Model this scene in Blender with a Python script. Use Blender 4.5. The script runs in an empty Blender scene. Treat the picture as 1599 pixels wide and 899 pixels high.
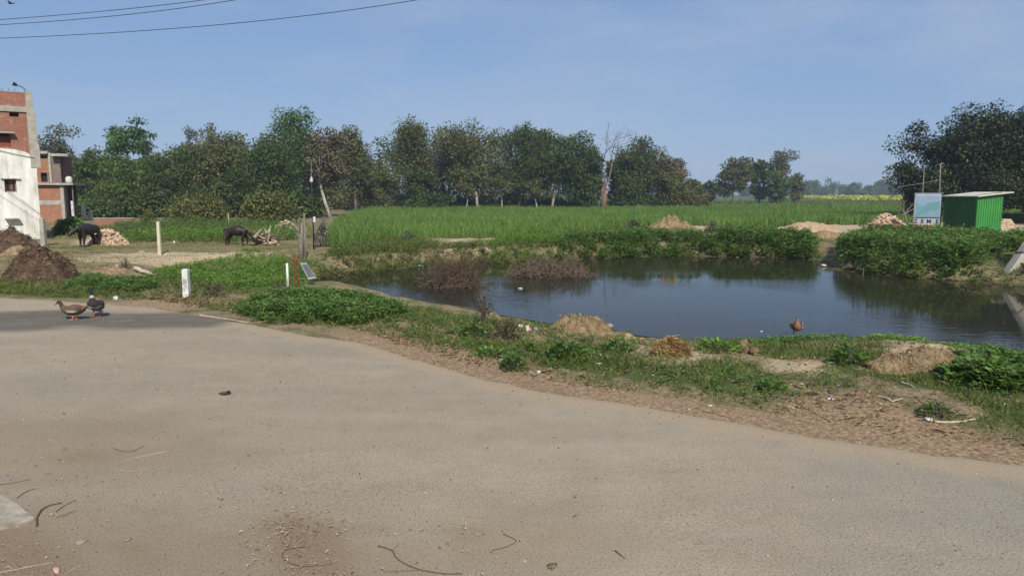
import bpy, math, random
import numpy as np
from mathutils import Vector, Matrix
random.seed(7)
RNG = np.random.default_rng(11)
R = math.radians
sc = bpy.context.scene
col = sc.collection

# ------------------------------------------------------------------ camera, sky, sun, exposure
FPX, W0, H0, CAMH = 1150.0, 1599.0, 899.0, 2.0
PITCH = math.atan(147.5 / FPX)
cam_d = bpy.data.cameras.new('camera')
cam_d.sensor_width = 36.0
cam_d.lens = 36.0 * FPX / W0
cam_d.clip_end = 6000
cam = bpy.data.objects.new('camera', cam_d)
cam.location = (0, 0, CAMH)
cam.rotation_euler = (math.pi / 2 - PITCH, 0, 0)
col.objects.link(cam)
sc.camera = cam

SUN_EL, SUN_AZ = R(42), R(167)          # azimuth clockwise from +Y: behind the camera, a little to the right
world = bpy.data.worlds.new('World')
sc.world = world
world.use_nodes = True
wn, wl = world.node_tree.nodes, world.node_tree.links
wn.clear()
w_out = wn.new('ShaderNodeOutputWorld')
w_bg = wn.new('ShaderNodeBackground')
w_sky = wn.new('ShaderNodeTexSky')
w_sky.sky_type = 'NISHITA'
w_sky.sun_disc = False
w_sky.sun_elevation = SUN_EL
w_sky.sun_rotation = SUN_AZ
w_sky.air_density = 1.0
w_sky.dust_density = 0.6
w_sky.ozone_density = 2.2
w_bg.inputs['Strength'].default_value = 0.085
# thin cirrus: stretched noise over the whole sky
w_tc = wn.new('ShaderNodeTexCoord')
w_mp = wn.new('ShaderNodeMapping')
w_mp.inputs['Rotation'].default_value = (0.0, 0.45, 0.5)
w_mp.inputs['Scale'].default_value = (1.2, 3.0, 5.0)
w_nz = wn.new('ShaderNodeTexNoise')
w_nz.inputs['Scale'].default_value = 1.6
w_nz.inputs['Detail'].default_value = 7
w_nz.inputs['Roughness'].default_value = 0.58
w_cr = wn.new('ShaderNodeValToRGB')
w_cr.color_ramp.elements[0].position = 0.40
w_cr.color_ramp.elements[0].color = (0, 0, 0, 1)
w_cr.color_ramp.elements[1].position = 0.66
w_cr.color_ramp.elements[1].color = (0.6, 0.6, 0.6, 1)
w_mx = wn.new('ShaderNodeMixRGB')
w_mx.inputs['Color2'].default_value = (3.3, 3.9, 5.1, 1)
wl.new(w_tc.outputs['Generated'], w_mp.inputs['Vector'])
wl.new(w_mp.outputs['Vector'], w_nz.inputs['Vector'])
wl.new(w_nz.outputs['Fac'], w_cr.inputs['Fac'])
wl.new(w_cr.outputs['Color'], w_mx.inputs['Fac'])
w_veil = wn.new('ShaderNodeMixRGB')          # even veil of dry-season haze over the whole sky
w_veil.inputs['Fac'].default_value = 0.76
w_veil.inputs['Color2'].default_value = (1.62, 2.55, 4.45, 1)
wl.new(w_sky.outputs['Color'], w_veil.inputs['Color1'])
wl.new(w_veil.outputs['Color'], w_mx.inputs['Color1'])
wl.new(w_mx.outputs['Color'], w_bg.inputs['Color'])
wl.new(w_bg.outputs['Background'], w_out.inputs['Surface'])

sun_d = bpy.data.lights.new('sun', 'SUN')
sun_d.energy = 3.6
sun_d.angle = R(0.55)
sun_d.color = (1.0, 0.94, 0.84)
sun = bpy.data.objects.new('sun', sun_d)
to_sun = Vector((math.sin(SUN_AZ) * math.cos(SUN_EL), math.cos(SUN_AZ) * math.cos(SUN_EL), math.sin(SUN_EL)))
sun.rotation_euler = to_sun.to_track_quat('Z', 'Y').to_euler()
sun.location = (20, -30, 30)
col.objects.link(sun)

sc.view_settings.view_transform = 'Standard'
sc.view_settings.look = 'None'
sc.view_settings.gamma = 1.0
sc.view_settings.exposure = 0.6
sc.view_settings.use_curve_mapping = False

# ------------------------------------------------------------------ numeric helpers
CP, SP = math.cos(PITCH), math.sin(PITCH)

def ray(px, py):
    dx = (px - 799.5) / FPX
    dy = (449.5 - py) / FPX
    return dx, CP + dy * SP, -SP + dy * CP

def at(px, py, z=0.0):
    """world x, y where the sight line through this pixel meets the level z"""
    dx, dy, dz = ray(px, py)
    t = (z - CAMH) / dz
    return dx * t, dy * t

def xz_at(px, py, Y):
    """world x, z at ground distance Y"""
    dx, dy, dz = ray(px, py)
    t = Y / dy
    return dx * t, CAMH + dz * t

def smooth(a, b, x):
    t = np.clip((x - a) / (b - a), 0, 1)
    return t * t * (3 - 2 * t)

_perm = np.random.default_rng(3).random((256, 256))

def vnoise(x, y):
    xi = np.floor(x).astype(int); yi = np.floor(y).astype(int)
    fx = x - xi; fy = y - yi
    fx = fx * fx * (3 - 2 * fx); fy = fy * fy * (3 - 2 * fy)
    a = _perm[xi % 256, yi % 256]; b = _perm[(xi + 1) % 256, yi % 256]
    c = _perm[xi % 256, (yi + 1) % 256]; d = _perm[(xi + 1) % 256, (yi + 1) % 256]
    return (a * (1 - fx) + b * fx) * (1 - fy) + (c * (1 - fx) + d * fx) * fy

def fbm(x, y, s=1.0, o=4):
    x = np.asarray(x, float) * s; y = np.asarray(y, float) * s
    v = 0; a = 0.5; n = 0
    for k in range(o):
        v = v + a * vnoise(x + 17.3 * k, y + 9.1 * k); n += a
        x = x * 2.03; y = y * 2.03; a *= 0.5
    return v / n

def sdist(poly, x, y):
    """signed distance to polygon, positive outside"""
    x = np.asarray(x, float); y = np.asarray(y, float)
    d = np.full(x.shape, 1e18); inside = np.zeros(x.shape, bool)
    n = len(poly)
    for i in range(n):
        ax, ay = poly[i]; bx, by = poly[(i + 1) % n]
        ex, ey = bx - ax, by - ay
        L = ex * ex + ey * ey + 1e-12
        t = np.clip(((x - ax) * ex + (y - ay) * ey) / L, 0, 1)
        dd = (x - ax - t * ex) ** 2 + (y - ay - t * ey) ** 2
        d = np.minimum(d, dd)
        c = ((ay > y) != (by > y)) & (x < ex * (y - ay) / (ey if abs(ey) > 1e-12 else 1e-12) + ax)
        inside ^= c
    d = np.sqrt(d)
    return np.where(inside, -d, d)

def wpoly(px, z=0.0):
    return [at(a, b, z) for a, b in px]

# ------------------------------------------------------------------ mesh helpers
def tagit(o, label=None, cat=None, group=None, kind=None):
    if label: o['label'] = label
    if cat: o['category'] = cat
    if group: o['group'] = group
    if kind: o['kind'] = kind
    return o

def empty(name, loc=(0, 0, 0), rz=0.0):
    o = bpy.data.objects.new(name, None)
    o.empty_display_size = 0.2
    o.location = loc
    o.rotation_euler = (0, 0, rz)
    col.objects.link(o)
    return o

def link(name, me, mat=None, parent=None, loc=None, rot=None):
    if mat is not None and len(me.materials) == 0:
        me.materials.append(mat)
    o = bpy.data.objects.new(name, me)
    col.objects.link(o)
    if parent is not None: o.parent = parent
    if loc is not None: o.location = loc
    if rot is not None: o.rotation_euler = rot
    return o

def mesh_np(name, V, F, attrs=None, shade=False, cols=None):
    V = np.asarray(V, np.float32); F = np.asarray(F, np.int32)
    me = bpy.data.meshes.new(name)
    nv, nf, k = len(V), len(F), F.shape[1]
    me.vertices.add(nv); me.vertices.foreach_set('co', V.ravel())
    me.loops.add(nf * k); me.loops.foreach_set('vertex_index', F.ravel())
    me.polygons.add(nf)
    me.polygons.foreach_set('loop_start', np.arange(0, nf * k, k, dtype=np.int32))
    if shade: me.polygons.foreach_set('use_smooth', np.ones(nf, bool))
    me.update(calc_edges=True)
    for n, a in (attrs or {}).items():
        at_ = me.attributes.new(n, 'FLOAT', 'POINT')
        at_.data.foreach_set('value', np.asarray(a, np.float32))
    if cols is not None:
        ca = me.attributes.new('paint', 'FLOAT_COLOR', 'POINT')
        c4 = np.ones((nv, 4), np.float32); c4[:, :3] = cols
        ca.data.foreach_set('color', c4.ravel())
    return me

def mesh_py(name, V, F, shade=False):
    me = bpy.data.meshes.new(name)
    me.from_pydata([tuple(v) for v in V], [], [tuple(f) for f in F])
    if shade: me.polygons.foreach_set('use_smooth', [True] * len(me.polygons))
    me.update()
    return me

class MB:
    """collects simple shapes into one mesh"""
    def __init__(s): s.V = []; s.F = []
    def add(s, V, F):
        o = len(s.V); s.V += [tuple(v) for v in V]; s.F += [tuple(i + o for i in f) for f in F]; return s
    def box(s, x0, x1, y0, y1, z0, z1):
        V = [(x0, y0, z0), (x1, y0, z0), (x1, y1, z0), (x0, y1, z0), (x0, y0, z1), (x1, y0, z1), (x1, y1, z1), (x0, y1, z1)]
        return s.add(V, [(3, 2, 1, 0), (4, 5, 6, 7), (0, 1, 5, 4), (1, 2, 6, 5), (2, 3, 7, 6), (3, 0, 4, 7)])
    def tube(s, pts, rad, n=6):
        V, F = tube(pts, rad, n); return s.add(V, F)
    def build(s, name, mat, parent=None, loc=None, rot=None, shade=False):
        return link(name, mesh_py(name, s.V, s.F, shade), mat, parent, loc, rot)

def tube(pts, rad, n=6, cap=True):
    P = [Vector(p) for p in pts]
    if not hasattr(rad, '__len__'): rad = [rad] * len(P)
    V, F = [], []
    prev = None
    for i, p in enumerate(P):
        t = (P[min(i + 1, len(P) - 1)] - P[max(i - 1, 0)])
        t = t.normalized() if t.length > 1e-9 else Vector((0, 0, 1))
        a = prev if prev is not None else (Vector((1, 0, 0)) if abs(t.x) < 0.8 else Vector((0, 1, 0)))
        u = (a - t * a.dot(t)).normalized(); prev = u
        w = t.cross(u)
        for k in range(n):
            an = 2 * math.pi * k / n
            V.append(tuple(p + (u * math.cos(an) + w * math.sin(an)) * rad[i]))
    for i in range(len(P) - 1):
        for k in range(n):
            a, b = i * n + k, i * n + (k + 1) % n
            F.append((a, b, b + n, a + n))
    if cap:
        F.append(tuple(range(n - 1, -1, -1)))
        F.append(tuple((len(P) - 1) * n + k for k in range(n)))
    return V, F

def unit(a):
    return a / (np.linalg.norm(a, axis=-1, keepdims=True) + 1e-9)

def rand_dir(n):
    return unit(RNG.normal(size=(n, 3)))

def leaf_arrays(C, Dr, Nn, L, Wd, fold=0.12, tint=None, shape=0.45):
    """one folded rhombic leaf (4 vertices, 2 triangles) at each C along Dr"""
    n = len(C)
    L = np.broadcast_to(np.asarray(L, float), (n,))[:, None]; Wd = np.broadcast_to(np.asarray(Wd, float), (n,))[:, None]
    S = unit(np.cross(Dr, Nn)); Nn = unit(np.cross(S, Dr))
    V = np.empty((n, 4, 3))
    V[:, 0] = C
    V[:, 1] = C + Dr * L * shape + S * Wd * 0.5 + Nn * L * fold
    V[:, 2] = C + Dr * L - Nn * L * fold * 0.6
    V[:, 3] = C + Dr * L * shape - S * Wd * 0.5 + Nn * L * fold
    base = (np.arange(n) * 4)[:, None]
    F = np.stack([base + [0, 1, 2], base + [0, 2, 3]], 1).reshape(-1, 3)
    t = RNG.random(n) if tint is None else tint
    return V.reshape(-1, 3), F, np.repeat(t, 4)

def blade_arrays(C, h, w, lean, tint=None, seg2=True):
    """grass blades: base pair, mid pair, tip"""
    n = len(C)
    h = np.broadcast_to(np.asarray(h, float), (n,))[:, None]; w = np.broadcast_to(np.asarray(w, float), (n,))[:, None]
    lean = np.broadcast_to(np.asarray(lean, float), (n,))[:, None]
    a = RNG.random(n) * 2 * math.pi; b = RNG.random(n) * 2 * math.pi
    S = np.stack([np.cos(a), np.sin(a), 0 * a], 1)
    B = np.stack([np.cos(b), np.sin(b), 0 * b], 1)
    up = np.array([0, 0, 1.0])
    t = RNG.random(n) if tint is None else tint
    if seg2:
        V = np.empty((n, 5, 3))
        V[:, 0] = C - S * w * 0.5; V[:, 1] = C + S * w * 0.5
        m = C + up * h * 0.6 + B * h * lean * 0.35
        V[:, 2] = m - S * w * 0.4; V[:, 3] = m + S * w * 0.4
        V[:, 4] = C + up * h * (1 - 0.25 * lean) + B * h * lean
        base = (np.arange(n) * 5)[:, None]
        F = np.stack([base + [0, 1, 3], base + [0, 3, 2], base + [2, 3, 4]], 1).reshape(-1, 3)
        return V.reshape(-1, 3), F, np.repeat(t, 5)
    V = np.empty((n, 3, 3))
    V[:, 0] = C - S * w * 0.5; V[:, 1] = C + S * w * 0.5
    V[:, 2] = C + up * h * (1 - 0.25 * lean) + B * h * lean
    F = (np.arange(n) * 3)[:, None] + np.array([0, 1, 2])
    return V.reshape(-1, 3), F, np.repeat(t, 3)

def join_arrays(parts):
    Vs, Fs, Ts, o = [], [], [], 0
    for V, F, T in parts:
        Vs.append(V); Fs.append(F + o); Ts.append(T); o += len(V)
    return np.concatenate(Vs), np.concatenate(Fs), np.concatenate(Ts)

# ------------------------------------------------------------------ materials
def newmat(name):
    m = bpy.data.materials.new(name); m.use_nodes = True
    n, l = m.node_tree.nodes, m.node_tree.links
    n.clear()
    out = n.new('ShaderNodeOutputMaterial')
    p = n.new('ShaderNodeBsdfPrincipled')
    l.new(p.outputs[0], out.inputs['Surface'])
    return m, n, l, p, out

def ramp(n, stops):
    r = n.new('ShaderNodeValToRGB')
    els = r.color_ramp.elements
    while len(els) < len(stops): els.new(0.5)
    for e, (pos, c) in zip(els, stops):
        e.position = pos; e.color = (*c, 1) if len(c) == 3 else c
    return r

def noise(n, l, scale, detail=4, rough=0.55, vec=None, dist=0.0):
    t = n.new('ShaderNodeTexNoise')
    t.inputs['Scale'].default_value = scale; t.inputs['Detail'].default_value = detail
    t.inputs['Roughness'].default_value = rough; t.inputs['Distortion'].default_value = dist
    if vec is not None: l.new(vec, t.inputs['Vector'])
    return t

def math_n(n, l, op, a, b=None, clamp=False):
    m = n.new('ShaderNodeMath'); m.operation = op; m.use_clamp = clamp
    for i, v in enumerate((a, b)):
        if v is None: continue
        if isinstance(v, (int, float)): m.inputs[i].default_value = v
        else: l.new(v, m.inputs[i])
    return m.outputs[0]

def mix(n, l, fac, a, b, mode='MIX'):
    m = n.new('ShaderNodeMixRGB'); m.blend_type = mode
    for i, v in zip(('Fac', 'Color1', 'Color2'), (fac, a, b)):
        if isinstance(v, (int, float)): m.inputs[i].default_value = v
        elif isinstance(v, tuple): m.inputs[i].default_value = (*v, 1)
        else: l.new(v, m.inputs[i])
    return m.outputs[0]

def bump(n, l, p, h, strength=0.4, dist=0.02):
    b = n.new('ShaderNodeBump'); b.inputs['Strength'].default_value = strength; b.inputs['Distance'].default_value = dist
    l.new(h, b.inputs['Height']); l.new(b.outputs[0], p.inputs['Normal'])

def attr(n, name):
    a = n.new('ShaderNodeAttribute'); a.attribute_name = name; return a

def m_leaf(name, cols, trans=0.3, rough=0.6, spec=0.2):
    m, n, l, p, out = newmat(name)
    a = attr(n, 'tint')
    k = len(cols)
    r = ramp(n, [(i / max(1, k - 1), c) for i, c in enumerate(cols)])
    l.new(a.outputs['Fac'], r.inputs['Fac'])
    l.new(r.outputs['Color'], p.inputs['Base Color'])
    p.inputs['Roughness'].default_value = rough
    p.inputs['Specular IOR Level'].default_value = spec
    tr = n.new('ShaderNodeBsdfTranslucent')
    l.new(mix(n, l, 0.5, r.outputs['Color'], (0.16, 0.22, 0.03), 'MIX') if trans > 0.2 else r.outputs['Color'], tr.inputs['Color'])
    mx = n.new('ShaderNodeMixShader'); mx.inputs[0].default_value = trans
    l.new(p.outputs[0], mx.inputs[1]); l.new(tr.outputs[0], mx.inputs[2])
    l.new(mx.outputs[0], out.inputs['Surface'])
    return m

def m_noise(name, cols, scale=4, detail=6, rough=0.85, bstr=0.4, bdist=0.02, spec=0.25, bscale=None, stretch=None, metallic=0):
    m, n, l, p, out = newmat(name)
    tc = n.new('ShaderNodeTexCoord')
    v = tc.outputs['Object']
    if stretch:
        mp = n.new('ShaderNodeMapping'); mp.inputs['Scale'].default_value = stretch
        l.new(v, mp.inputs['Vector']); v = mp.outputs['Vector']
    t = noise(n, l, scale, detail, 0.6, v)
    k = len(cols)
    r = ramp(n, [(0.3 + 0.4 * i / max(1, k - 1), c) for i, c in enumerate(cols)])
    l.new(t.outputs['Fac'], r.inputs['Fac'])
    l.new(r.outputs['Color'], p.inputs['Base Color'])
    p.inputs['Roughness'].default_value = rough
    p.inputs['Specular IOR Level'].default_value = spec
    p.inputs['Metallic'].default_value = metallic
    if bstr:
        t2 = noise(n, l, bscale or scale * 3, 8, 0.65, v)
        bump(n, l, p, t2.outputs['Fac'], bstr, bdist)
    return m

def m_paint(name, rough=0.6, spec=0.3):
    m, n, l, p, out = newmat(name)
    a = attr(n, 'paint')
    t = noise(n, l, 60, 3, 0.6)
    l.new(mix(n, l, math_n(n, l, 'MULTIPLY', t.outputs['Fac'], 0.45), a.outputs['Color'], (0.02, 0.015, 0.01)), p.inputs['Base Color'])
    p.inputs['Roughness'].default_value = rough; p.inputs['Specular IOR Level'].default_value = spec
    return m

def m_brick(name, c1, c2, mortar, plaster=None, bw=0.23, bh=0.075):
    m, n, l, p, out = newmat(name)
    tc = n.new('ShaderNodeTexCoord'); sx = n.new('ShaderNodeSeparateXYZ'); cx = n.new('ShaderNodeCombineXYZ')
    l.new(tc.outputs['Object'], sx.inputs[0])
    l.new(math_n(n, l, 'ADD', sx.outputs['X'], sx.outputs['Y']), cx.inputs['X']); l.new(sx.outputs['Z'], cx.inputs['Y'])
    b = n.new('ShaderNodeTexBrick')
    b.inputs['Scale'].default_value = 1.0
    b.inputs['Brick Width'].default_value = bw; b.inputs['Row Height'].default_value = bh
    b.inputs['Mortar Size'].default_value = 0.008; b.inputs['Mortar Smooth'].default_value = 0.3; b.inputs['Bias'].default_value = 0.0
    b.inputs['Color1'].default_value = (*c1, 1); b.inputs['Color2'].default_value = (*c2, 1); b.inputs['Mortar'].default_value = (*mortar, 1)
    l.new(cx.outputs[0], b.inputs['Vector'])
    t = noise(n, l, 1.1, 6, 0.65, tc.outputs['Object'])
    t3 = noise(n, l, 5, 5, 0.7, tc.outputs['Object'])
    c = mix(n, l, math_n(n, l, 'MULTIPLY', t.outputs['Fac'], 0.75), b.outputs['Color'], (0.12, 0.055, 0.04))
    r = ramp(n, [(0.60, (0, 0, 0)), (0.70, (1, 1, 1))]); l.new(t3.outputs['Fac'], r.inputs['Fac'])
    c = mix(n, l, math_n(n, l, 'MULTIPLY', r.outputs['Color'], 0.55), c, plaster or (0.42, 0.36, 0.30))
    l.new(c, p.inputs['Base Color'])
    p.inputs['Roughness'].default_value = 0.9
    bump(n, l, p, b.outputs['Fac'], -0.5, 0.01)
    return m

LEAF = {
    'dark':   m_leaf('leaf_dark',   [(0.026, 0.044, 0.012), (0.054, 0.084, 0.019), (0.109, 0.141, 0.033)], 0.22, 0.55, 0.2),
    'mid':    m_leaf('leaf_mid',    [(0.038, 0.070, 0.015), (0.077, 0.122, 0.026), (0.147, 0.186, 0.044)], 0.28),
    'olive':  m_leaf('leaf_olive',  [(0.049, 0.059, 0.018), (0.102, 0.110, 0.032), (0.192, 0.179, 0.061)], 0.25),
    'bright': m_leaf('leaf_bright', [(0.037, 0.086, 0.017), (0.071, 0.144, 0.028), (0.127, 0.213, 0.046)], 0.3),
    'grey':   m_leaf('leaf_grey',   [(0.055, 0.062, 0.034), (0.100, 0.105, 0.058), (0.170, 0.160, 0.095)], 0.22),
    'brown':  m_leaf('leaf_brown',  [(0.065, 0.052, 0.028), (0.115, 0.094, 0.050), (0.175, 0.145, 0.078)], 0.2),
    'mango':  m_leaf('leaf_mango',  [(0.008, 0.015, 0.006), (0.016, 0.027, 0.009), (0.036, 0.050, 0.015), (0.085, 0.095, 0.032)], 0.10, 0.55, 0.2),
    'bush':   m_leaf('leaf_bush', [(0.060, 0.072, 0.018), (0.120, 0.130, 0.034), (0.21, 0.205, 0.066)], 0.25),
    'yellow': m_leaf('leaf_yellow', [(0.075, 0.10, 0.02), (0.12, 0.15, 0.03), (0.20, 0.20, 0.04)], 0.3),
    'weed':   m_leaf('leaf_weed',   [(0.026, 0.066, 0.012), (0.055, 0.125, 0.020), (0.105, 0.195, 0.034), (0.20, 0.28, 0.08)], 0.34, 0.42, 0.4),
    'weedlt': m_leaf('leaf_weed_light', [(0.048, 0.120, 0.014), (0.090, 0.200, 0.022), (0.150, 0.280, 0.036), (0.24, 0.33, 0.08)], 0.38, 0.5, 0.3),
    'olivew': m_leaf('leaf_weed_olive', [(0.04, 0.07, 0.014), (0.08, 0.12, 0.024), (0.14, 0.18, 0.04), (0.24, 0.22, 0.08)], 0.3, 0.55, 0.25),
    'grass':  m_leaf('grass_blade', [(0.045, 0.078, 0.016), (0.080, 0.120, 0.026), (0.135, 0.165, 0.040), (0.27, 0.22, 0.095)], 0.3, 0.65, 0.15),
    'wheat':  m_leaf('wheat_blade', [(0.060, 0.118, 0.022), (0.125, 0.220, 0.040), (0.230, 0.330, 0.078)], 0.32, 0.6, 0.2),
    'straw':  m_leaf('straw',       [(0.20, 0.12, 0.045), (0.38, 0.24, 0.095), (0.52, 0.36, 0.16), (0.56, 0.45, 0.26)], 0.1, 0.7, 0.2),
    'chips':  m_leaf('dry_chips',   [(0.055, 0.034, 0.020), (0.17, 0.108, 0.062), (0.33, 0.225, 0.135), (0.58, 0.46, 0.31)], 0.05, 0.85, 0.15),
    'dungbit': m_leaf('dung_bits', [(0.045, 0.026, 0.016), (0.09, 0.055, 0.034), (0.17, 0.11, 0.07), (0.3, 0.22, 0.14)], 0.03, 0.9, 0.1),
    'mustard': m_leaf('mustard',    [(0.14, 0.20, 0.02), (0.30, 0.31, 0.025), (0.46, 0.42, 0.03)], 0.2, 0.6, 0.2),
    'flower': m_leaf('lilac_flower', [(0.05, 0.075, 0.03), (0.08, 0.10, 0.05), (0.13, 0.14, 0.10), (0.40, 0.37, 0.45)], 0.2, 0.6, 0.2),
}
BARK = m_noise('bark_grey', [(0.10, 0.08, 0.06), (0.22, 0.185, 0.145)], 3, 6, 0.9, 0.5, 0.03, stretch=(3, 3, 0.6))
BARK_PALE = m_noise('bark_pale', [(0.24, 0.205, 0.165), (0.46, 0.41, 0.34)], 2.5, 6, 0.85, 0.4, 0.02, stretch=(3, 3, 0.6))
BARK_RED = m_noise('bark_red', [(0.14, 0.065, 0.045), (0.26, 0.15, 0.11)], 2.5, 6, 0.9, 0.5, 0.03, stretch=(3, 3, 0.6))
TWIG = m_noise('twig_brown', [(0.075, 0.05, 0.035), (0.17, 0.125, 0.09)], 9, 4, 0.9, 0)
TWIG_PALE = m_noise('twig_pale', [(0.30, 0.24, 0.17), (0.48, 0.42, 0.33)], 9, 4, 0.85, 0)
TWIG_DARK = m_noise('twig_dark', [(0.05, 0.035, 0.025), (0.14, 0.10, 0.07)], 9, 4, 0.9, 0)
CONCRETE = m_noise('concrete_weathered', [(0.24, 0.22, 0.185), (0.40, 0.375, 0.32)], 3, 8, 0.9, 0.4, 0.01)
CONC_WHITE = m_noise('whitewashed_concrete', [(0.16, 0.16, 0.15), (0.55, 0.55, 0.53), (0.68, 0.68, 0.66)], 9, 6, 0.85, 0.4, 0.01, stretch=(1, 1, .5))
CONC_CREAM = m_noise('cream_concrete', [(0.42, 0.36, 0.25), (0.58, 0.52, 0.39)], 5, 6, 0.85, 0.3, 0.01)
PLASTER = None
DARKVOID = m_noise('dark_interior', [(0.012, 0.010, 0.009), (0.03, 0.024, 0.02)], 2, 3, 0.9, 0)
BRICK_OLD = m_brick('brick_old', (0.36, 0.135, 0.075), (0.26, 0.09, 0.055), (0.30, 0.22, 0.16))
BRICK_NEW = m_brick('brick_orange', (0.43, 0.175, 0.085), (0.33, 0.125, 0.065), (0.34, 0.24, 0.16))
BRICKBAT = m_noise('brick_pieces', [(0.36, 0.22, 0.14), (0.46, 0.33, 0.23), (0.52, 0.43, 0.33)], 5, 4, 0.9, 0.3, 0.01)
BRICK_PINK = m_noise('brick_pink', [(0.40, 0.26, 0.20), (0.52, 0.40, 0.33)], 5, 4, 0.9, 0.3, 0.01)
BRICK_BROWN = m_noise('brick_brown', [(0.13, 0.06, 0.045), (0.22, 0.11, 0.08)], 5, 4, 0.9, 0.3, 0.01)
DUNG = m_noise('dung_brown', [(0.040, 0.025, 0.017), (0.085, 0.054, 0.035), (0.15, 0.10, 0.066)], 5, 8, 0.95, 0.9, 0.06, spec=0.1)
DIRT_TAN = m_noise('earth_tan', [(0.13, 0.085, 0.045), (0.28, 0.20, 0.11), (0.40, 0.31, 0.19)], 9, 9, 0.95, 1.0, 0.08, spec=0.1)
SAND = m_noise('sand_pile', [(0.26, 0.185, 0.115), (0.40, 0.30, 0.195)], 5, 8, 0.95, 0.7, 0.05, spec=0.1)
STONE = m_noise('stone_grey', [(0.20, 0.165, 0.12), (0.36, 0.31, 0.24)], 8, 6, 0.9, 0.5, 0.02)
RUST = m_noise('rusty_iron', [(0.09, 0.035, 0.02), (0.20, 0.08, 0.035)], 14, 5, 0.8, 0.3, 0.005)
BLACK = m_noise('black_paint', [(0.012, 0.012, 0.013), (0.03, 0.03, 0.03)], 8, 3, 0.5, 0)
WHITE = m_noise('white_plastic', [(0.40, 0.39, 0.37), (0.62, 0.61, 0.59)], 9, 4, 0.5, 0.2, 0.01)
PINKISH = m_noise('pink_plastic', [(0.42, 0.26, 0.23), (0.58, 0.40, 0.37)], 9, 4, 0.55, 0.2, 0.01)
GREYWOOD = m_noise('weathered_wood', [(0.10, 0.085, 0.07), (0.25, 0.215, 0.18)], 8, 6, 0.9, 0.5, 0.01, stretch=(3, 3, .4))
ALU = m_noise('aluminium_grey', [(0.16, 0.165, 0.165), (0.24, 0.245, 0.245)], 6, 3, 0.5, 0)
PANEL = m_noise('solar_glass', [(0.06, 0.07, 0.08), (0.10, 0.11, 0.12)], 6, 3, 0.12, 0, spec=0.6)
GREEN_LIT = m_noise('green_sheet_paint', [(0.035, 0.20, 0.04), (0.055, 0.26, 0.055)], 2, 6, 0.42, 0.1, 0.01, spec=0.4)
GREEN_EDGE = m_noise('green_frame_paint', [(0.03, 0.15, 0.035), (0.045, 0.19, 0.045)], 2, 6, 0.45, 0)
ROOFSHEET = m_noise('pale_roof_sheet', [(0.30, 0.25, 0.19), (0.50, 0.49, 0.42), (0.40, 0.47, 0.38)], 3, 6, 0.8, 0.2, 0.01)
WIREMAT = m_noise('cable_black', [(0.02, 0.02, 0.022), (0.03, 0.03, 0.03)], 3, 2, 0.6, 0)
HIDE = m_noise('black_hide', [(0.008, 0.006, 0.005), (0.030, 0.018, 0.014)], 5, 5, 0.5, 0.3, 0.01, spec=0.3)
HORN = m_noise('horn_grey', [(0.12, 0.11, 0.09), (0.25, 0.23, 0.19)], 9, 4, 0.5, 0)
ORANGE = m_noise('orange_skin', [(0.45, 0.14, 0.05), (0.6, 0.22, 0.08)], 9, 3, 0.5, 0)
BILL = m_noise('bill_olive', [(0.09, 0.08, 0.03), (0.16, 0.14, 0.05)], 9, 3, 0.45, 0)
PLUMAGE = m_paint('plumage', 0.7)
STRAWCLUMP = LEAF['straw']

def m_plaster():
    m, n, l, p, out = newmat('whitewashed_plaster')
    tc = n.new('ShaderNodeTexCoord')
    mp = n.new('ShaderNodeMapping'); mp.inputs['Scale'].default_value = (1.4, 1.4, 0.4)
    l.new(tc.outputs['Object'], mp.inputs['Vector'])
    a = noise(n, l, 1.6, 8, 0.65, mp.outputs['Vector'])
    b = noise(n, l, 4.0, 8, 0.7, tc.outputs['Object'])
    r = ramp(n, [(0.32, (0.34, 0.315, 0.265)), (0.46, (0.58, 0.56, 0.50)), (0.62, (0.74, 0.73, 0.68))])
    l.new(a.outputs['Fac'], r.inputs['Fac'])
    r2 = ramp(n, [(0.60, (0, 0, 0)), (0.72, (1, 1, 1))]); l.new(b.outputs['Fac'], r2.inputs['Fac'])
    c = mix(n, l, math_n(n, l, 'MULTIPLY', r2.outputs['Color'], 0.5), r.outputs['Color'], (0.38, 0.31, 0.24))
    l.new(c, p.inputs['Base Color']); p.inputs['Roughness'].default_value = 0.92
    bump(n, l, p, b.outputs['Fac'], 0.35, 0.03)
    return m
PLASTER = m_plaster()

# ------------------------------------------------------------------ the lie of the land
WATER_Z = -0.45
pond_px = [(497, 446), (500, 434), (560, 428), (620, 420), (700, 413), (790, 409), (880, 406), (960, 402), (1050, 400), (1150, 401),
           (1250, 404), (1283, 410), (1296, 420), (1350, 427), (1430, 434), (1530, 442), (1640, 452), (1800, 470),
           (1800, 590), (1640, 562), (1590, 553), (1500, 541), (1420, 531), (1340, 527), (1250, 526), (1170, 529), (1090, 529),
           (1010, 521), (950, 508), (880, 504), (810, 492), (740, 481), (660, 472), (590, 466), (535, 462)]
POND = wpoly(pond_px, WATER_Z)
road_px = [(-700, 445), (-200, 455), (0, 463), (120, 470), (240, 480), (330, 494), (400, 507), (470, 520), (560, 534), (650, 560), (740, 588),
           (850, 610), (1000, 634), (1200, 668), (1420, 703), (1599, 722), (1900, 770)]
ROADFAR = [at(a, b) for a, b in road_px]
ROAD = ROADFAR + [(14.0, 2.6), (14.0, -14.0), (-30.0, -14.0)]
SUNK = wpoly([(215, 428), (260, 418), (340, 410), (460, 406), (500, 415), (510, 450), (470, 462), (400, 462), (320, 455), (240, 450)], -0.3)

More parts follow.
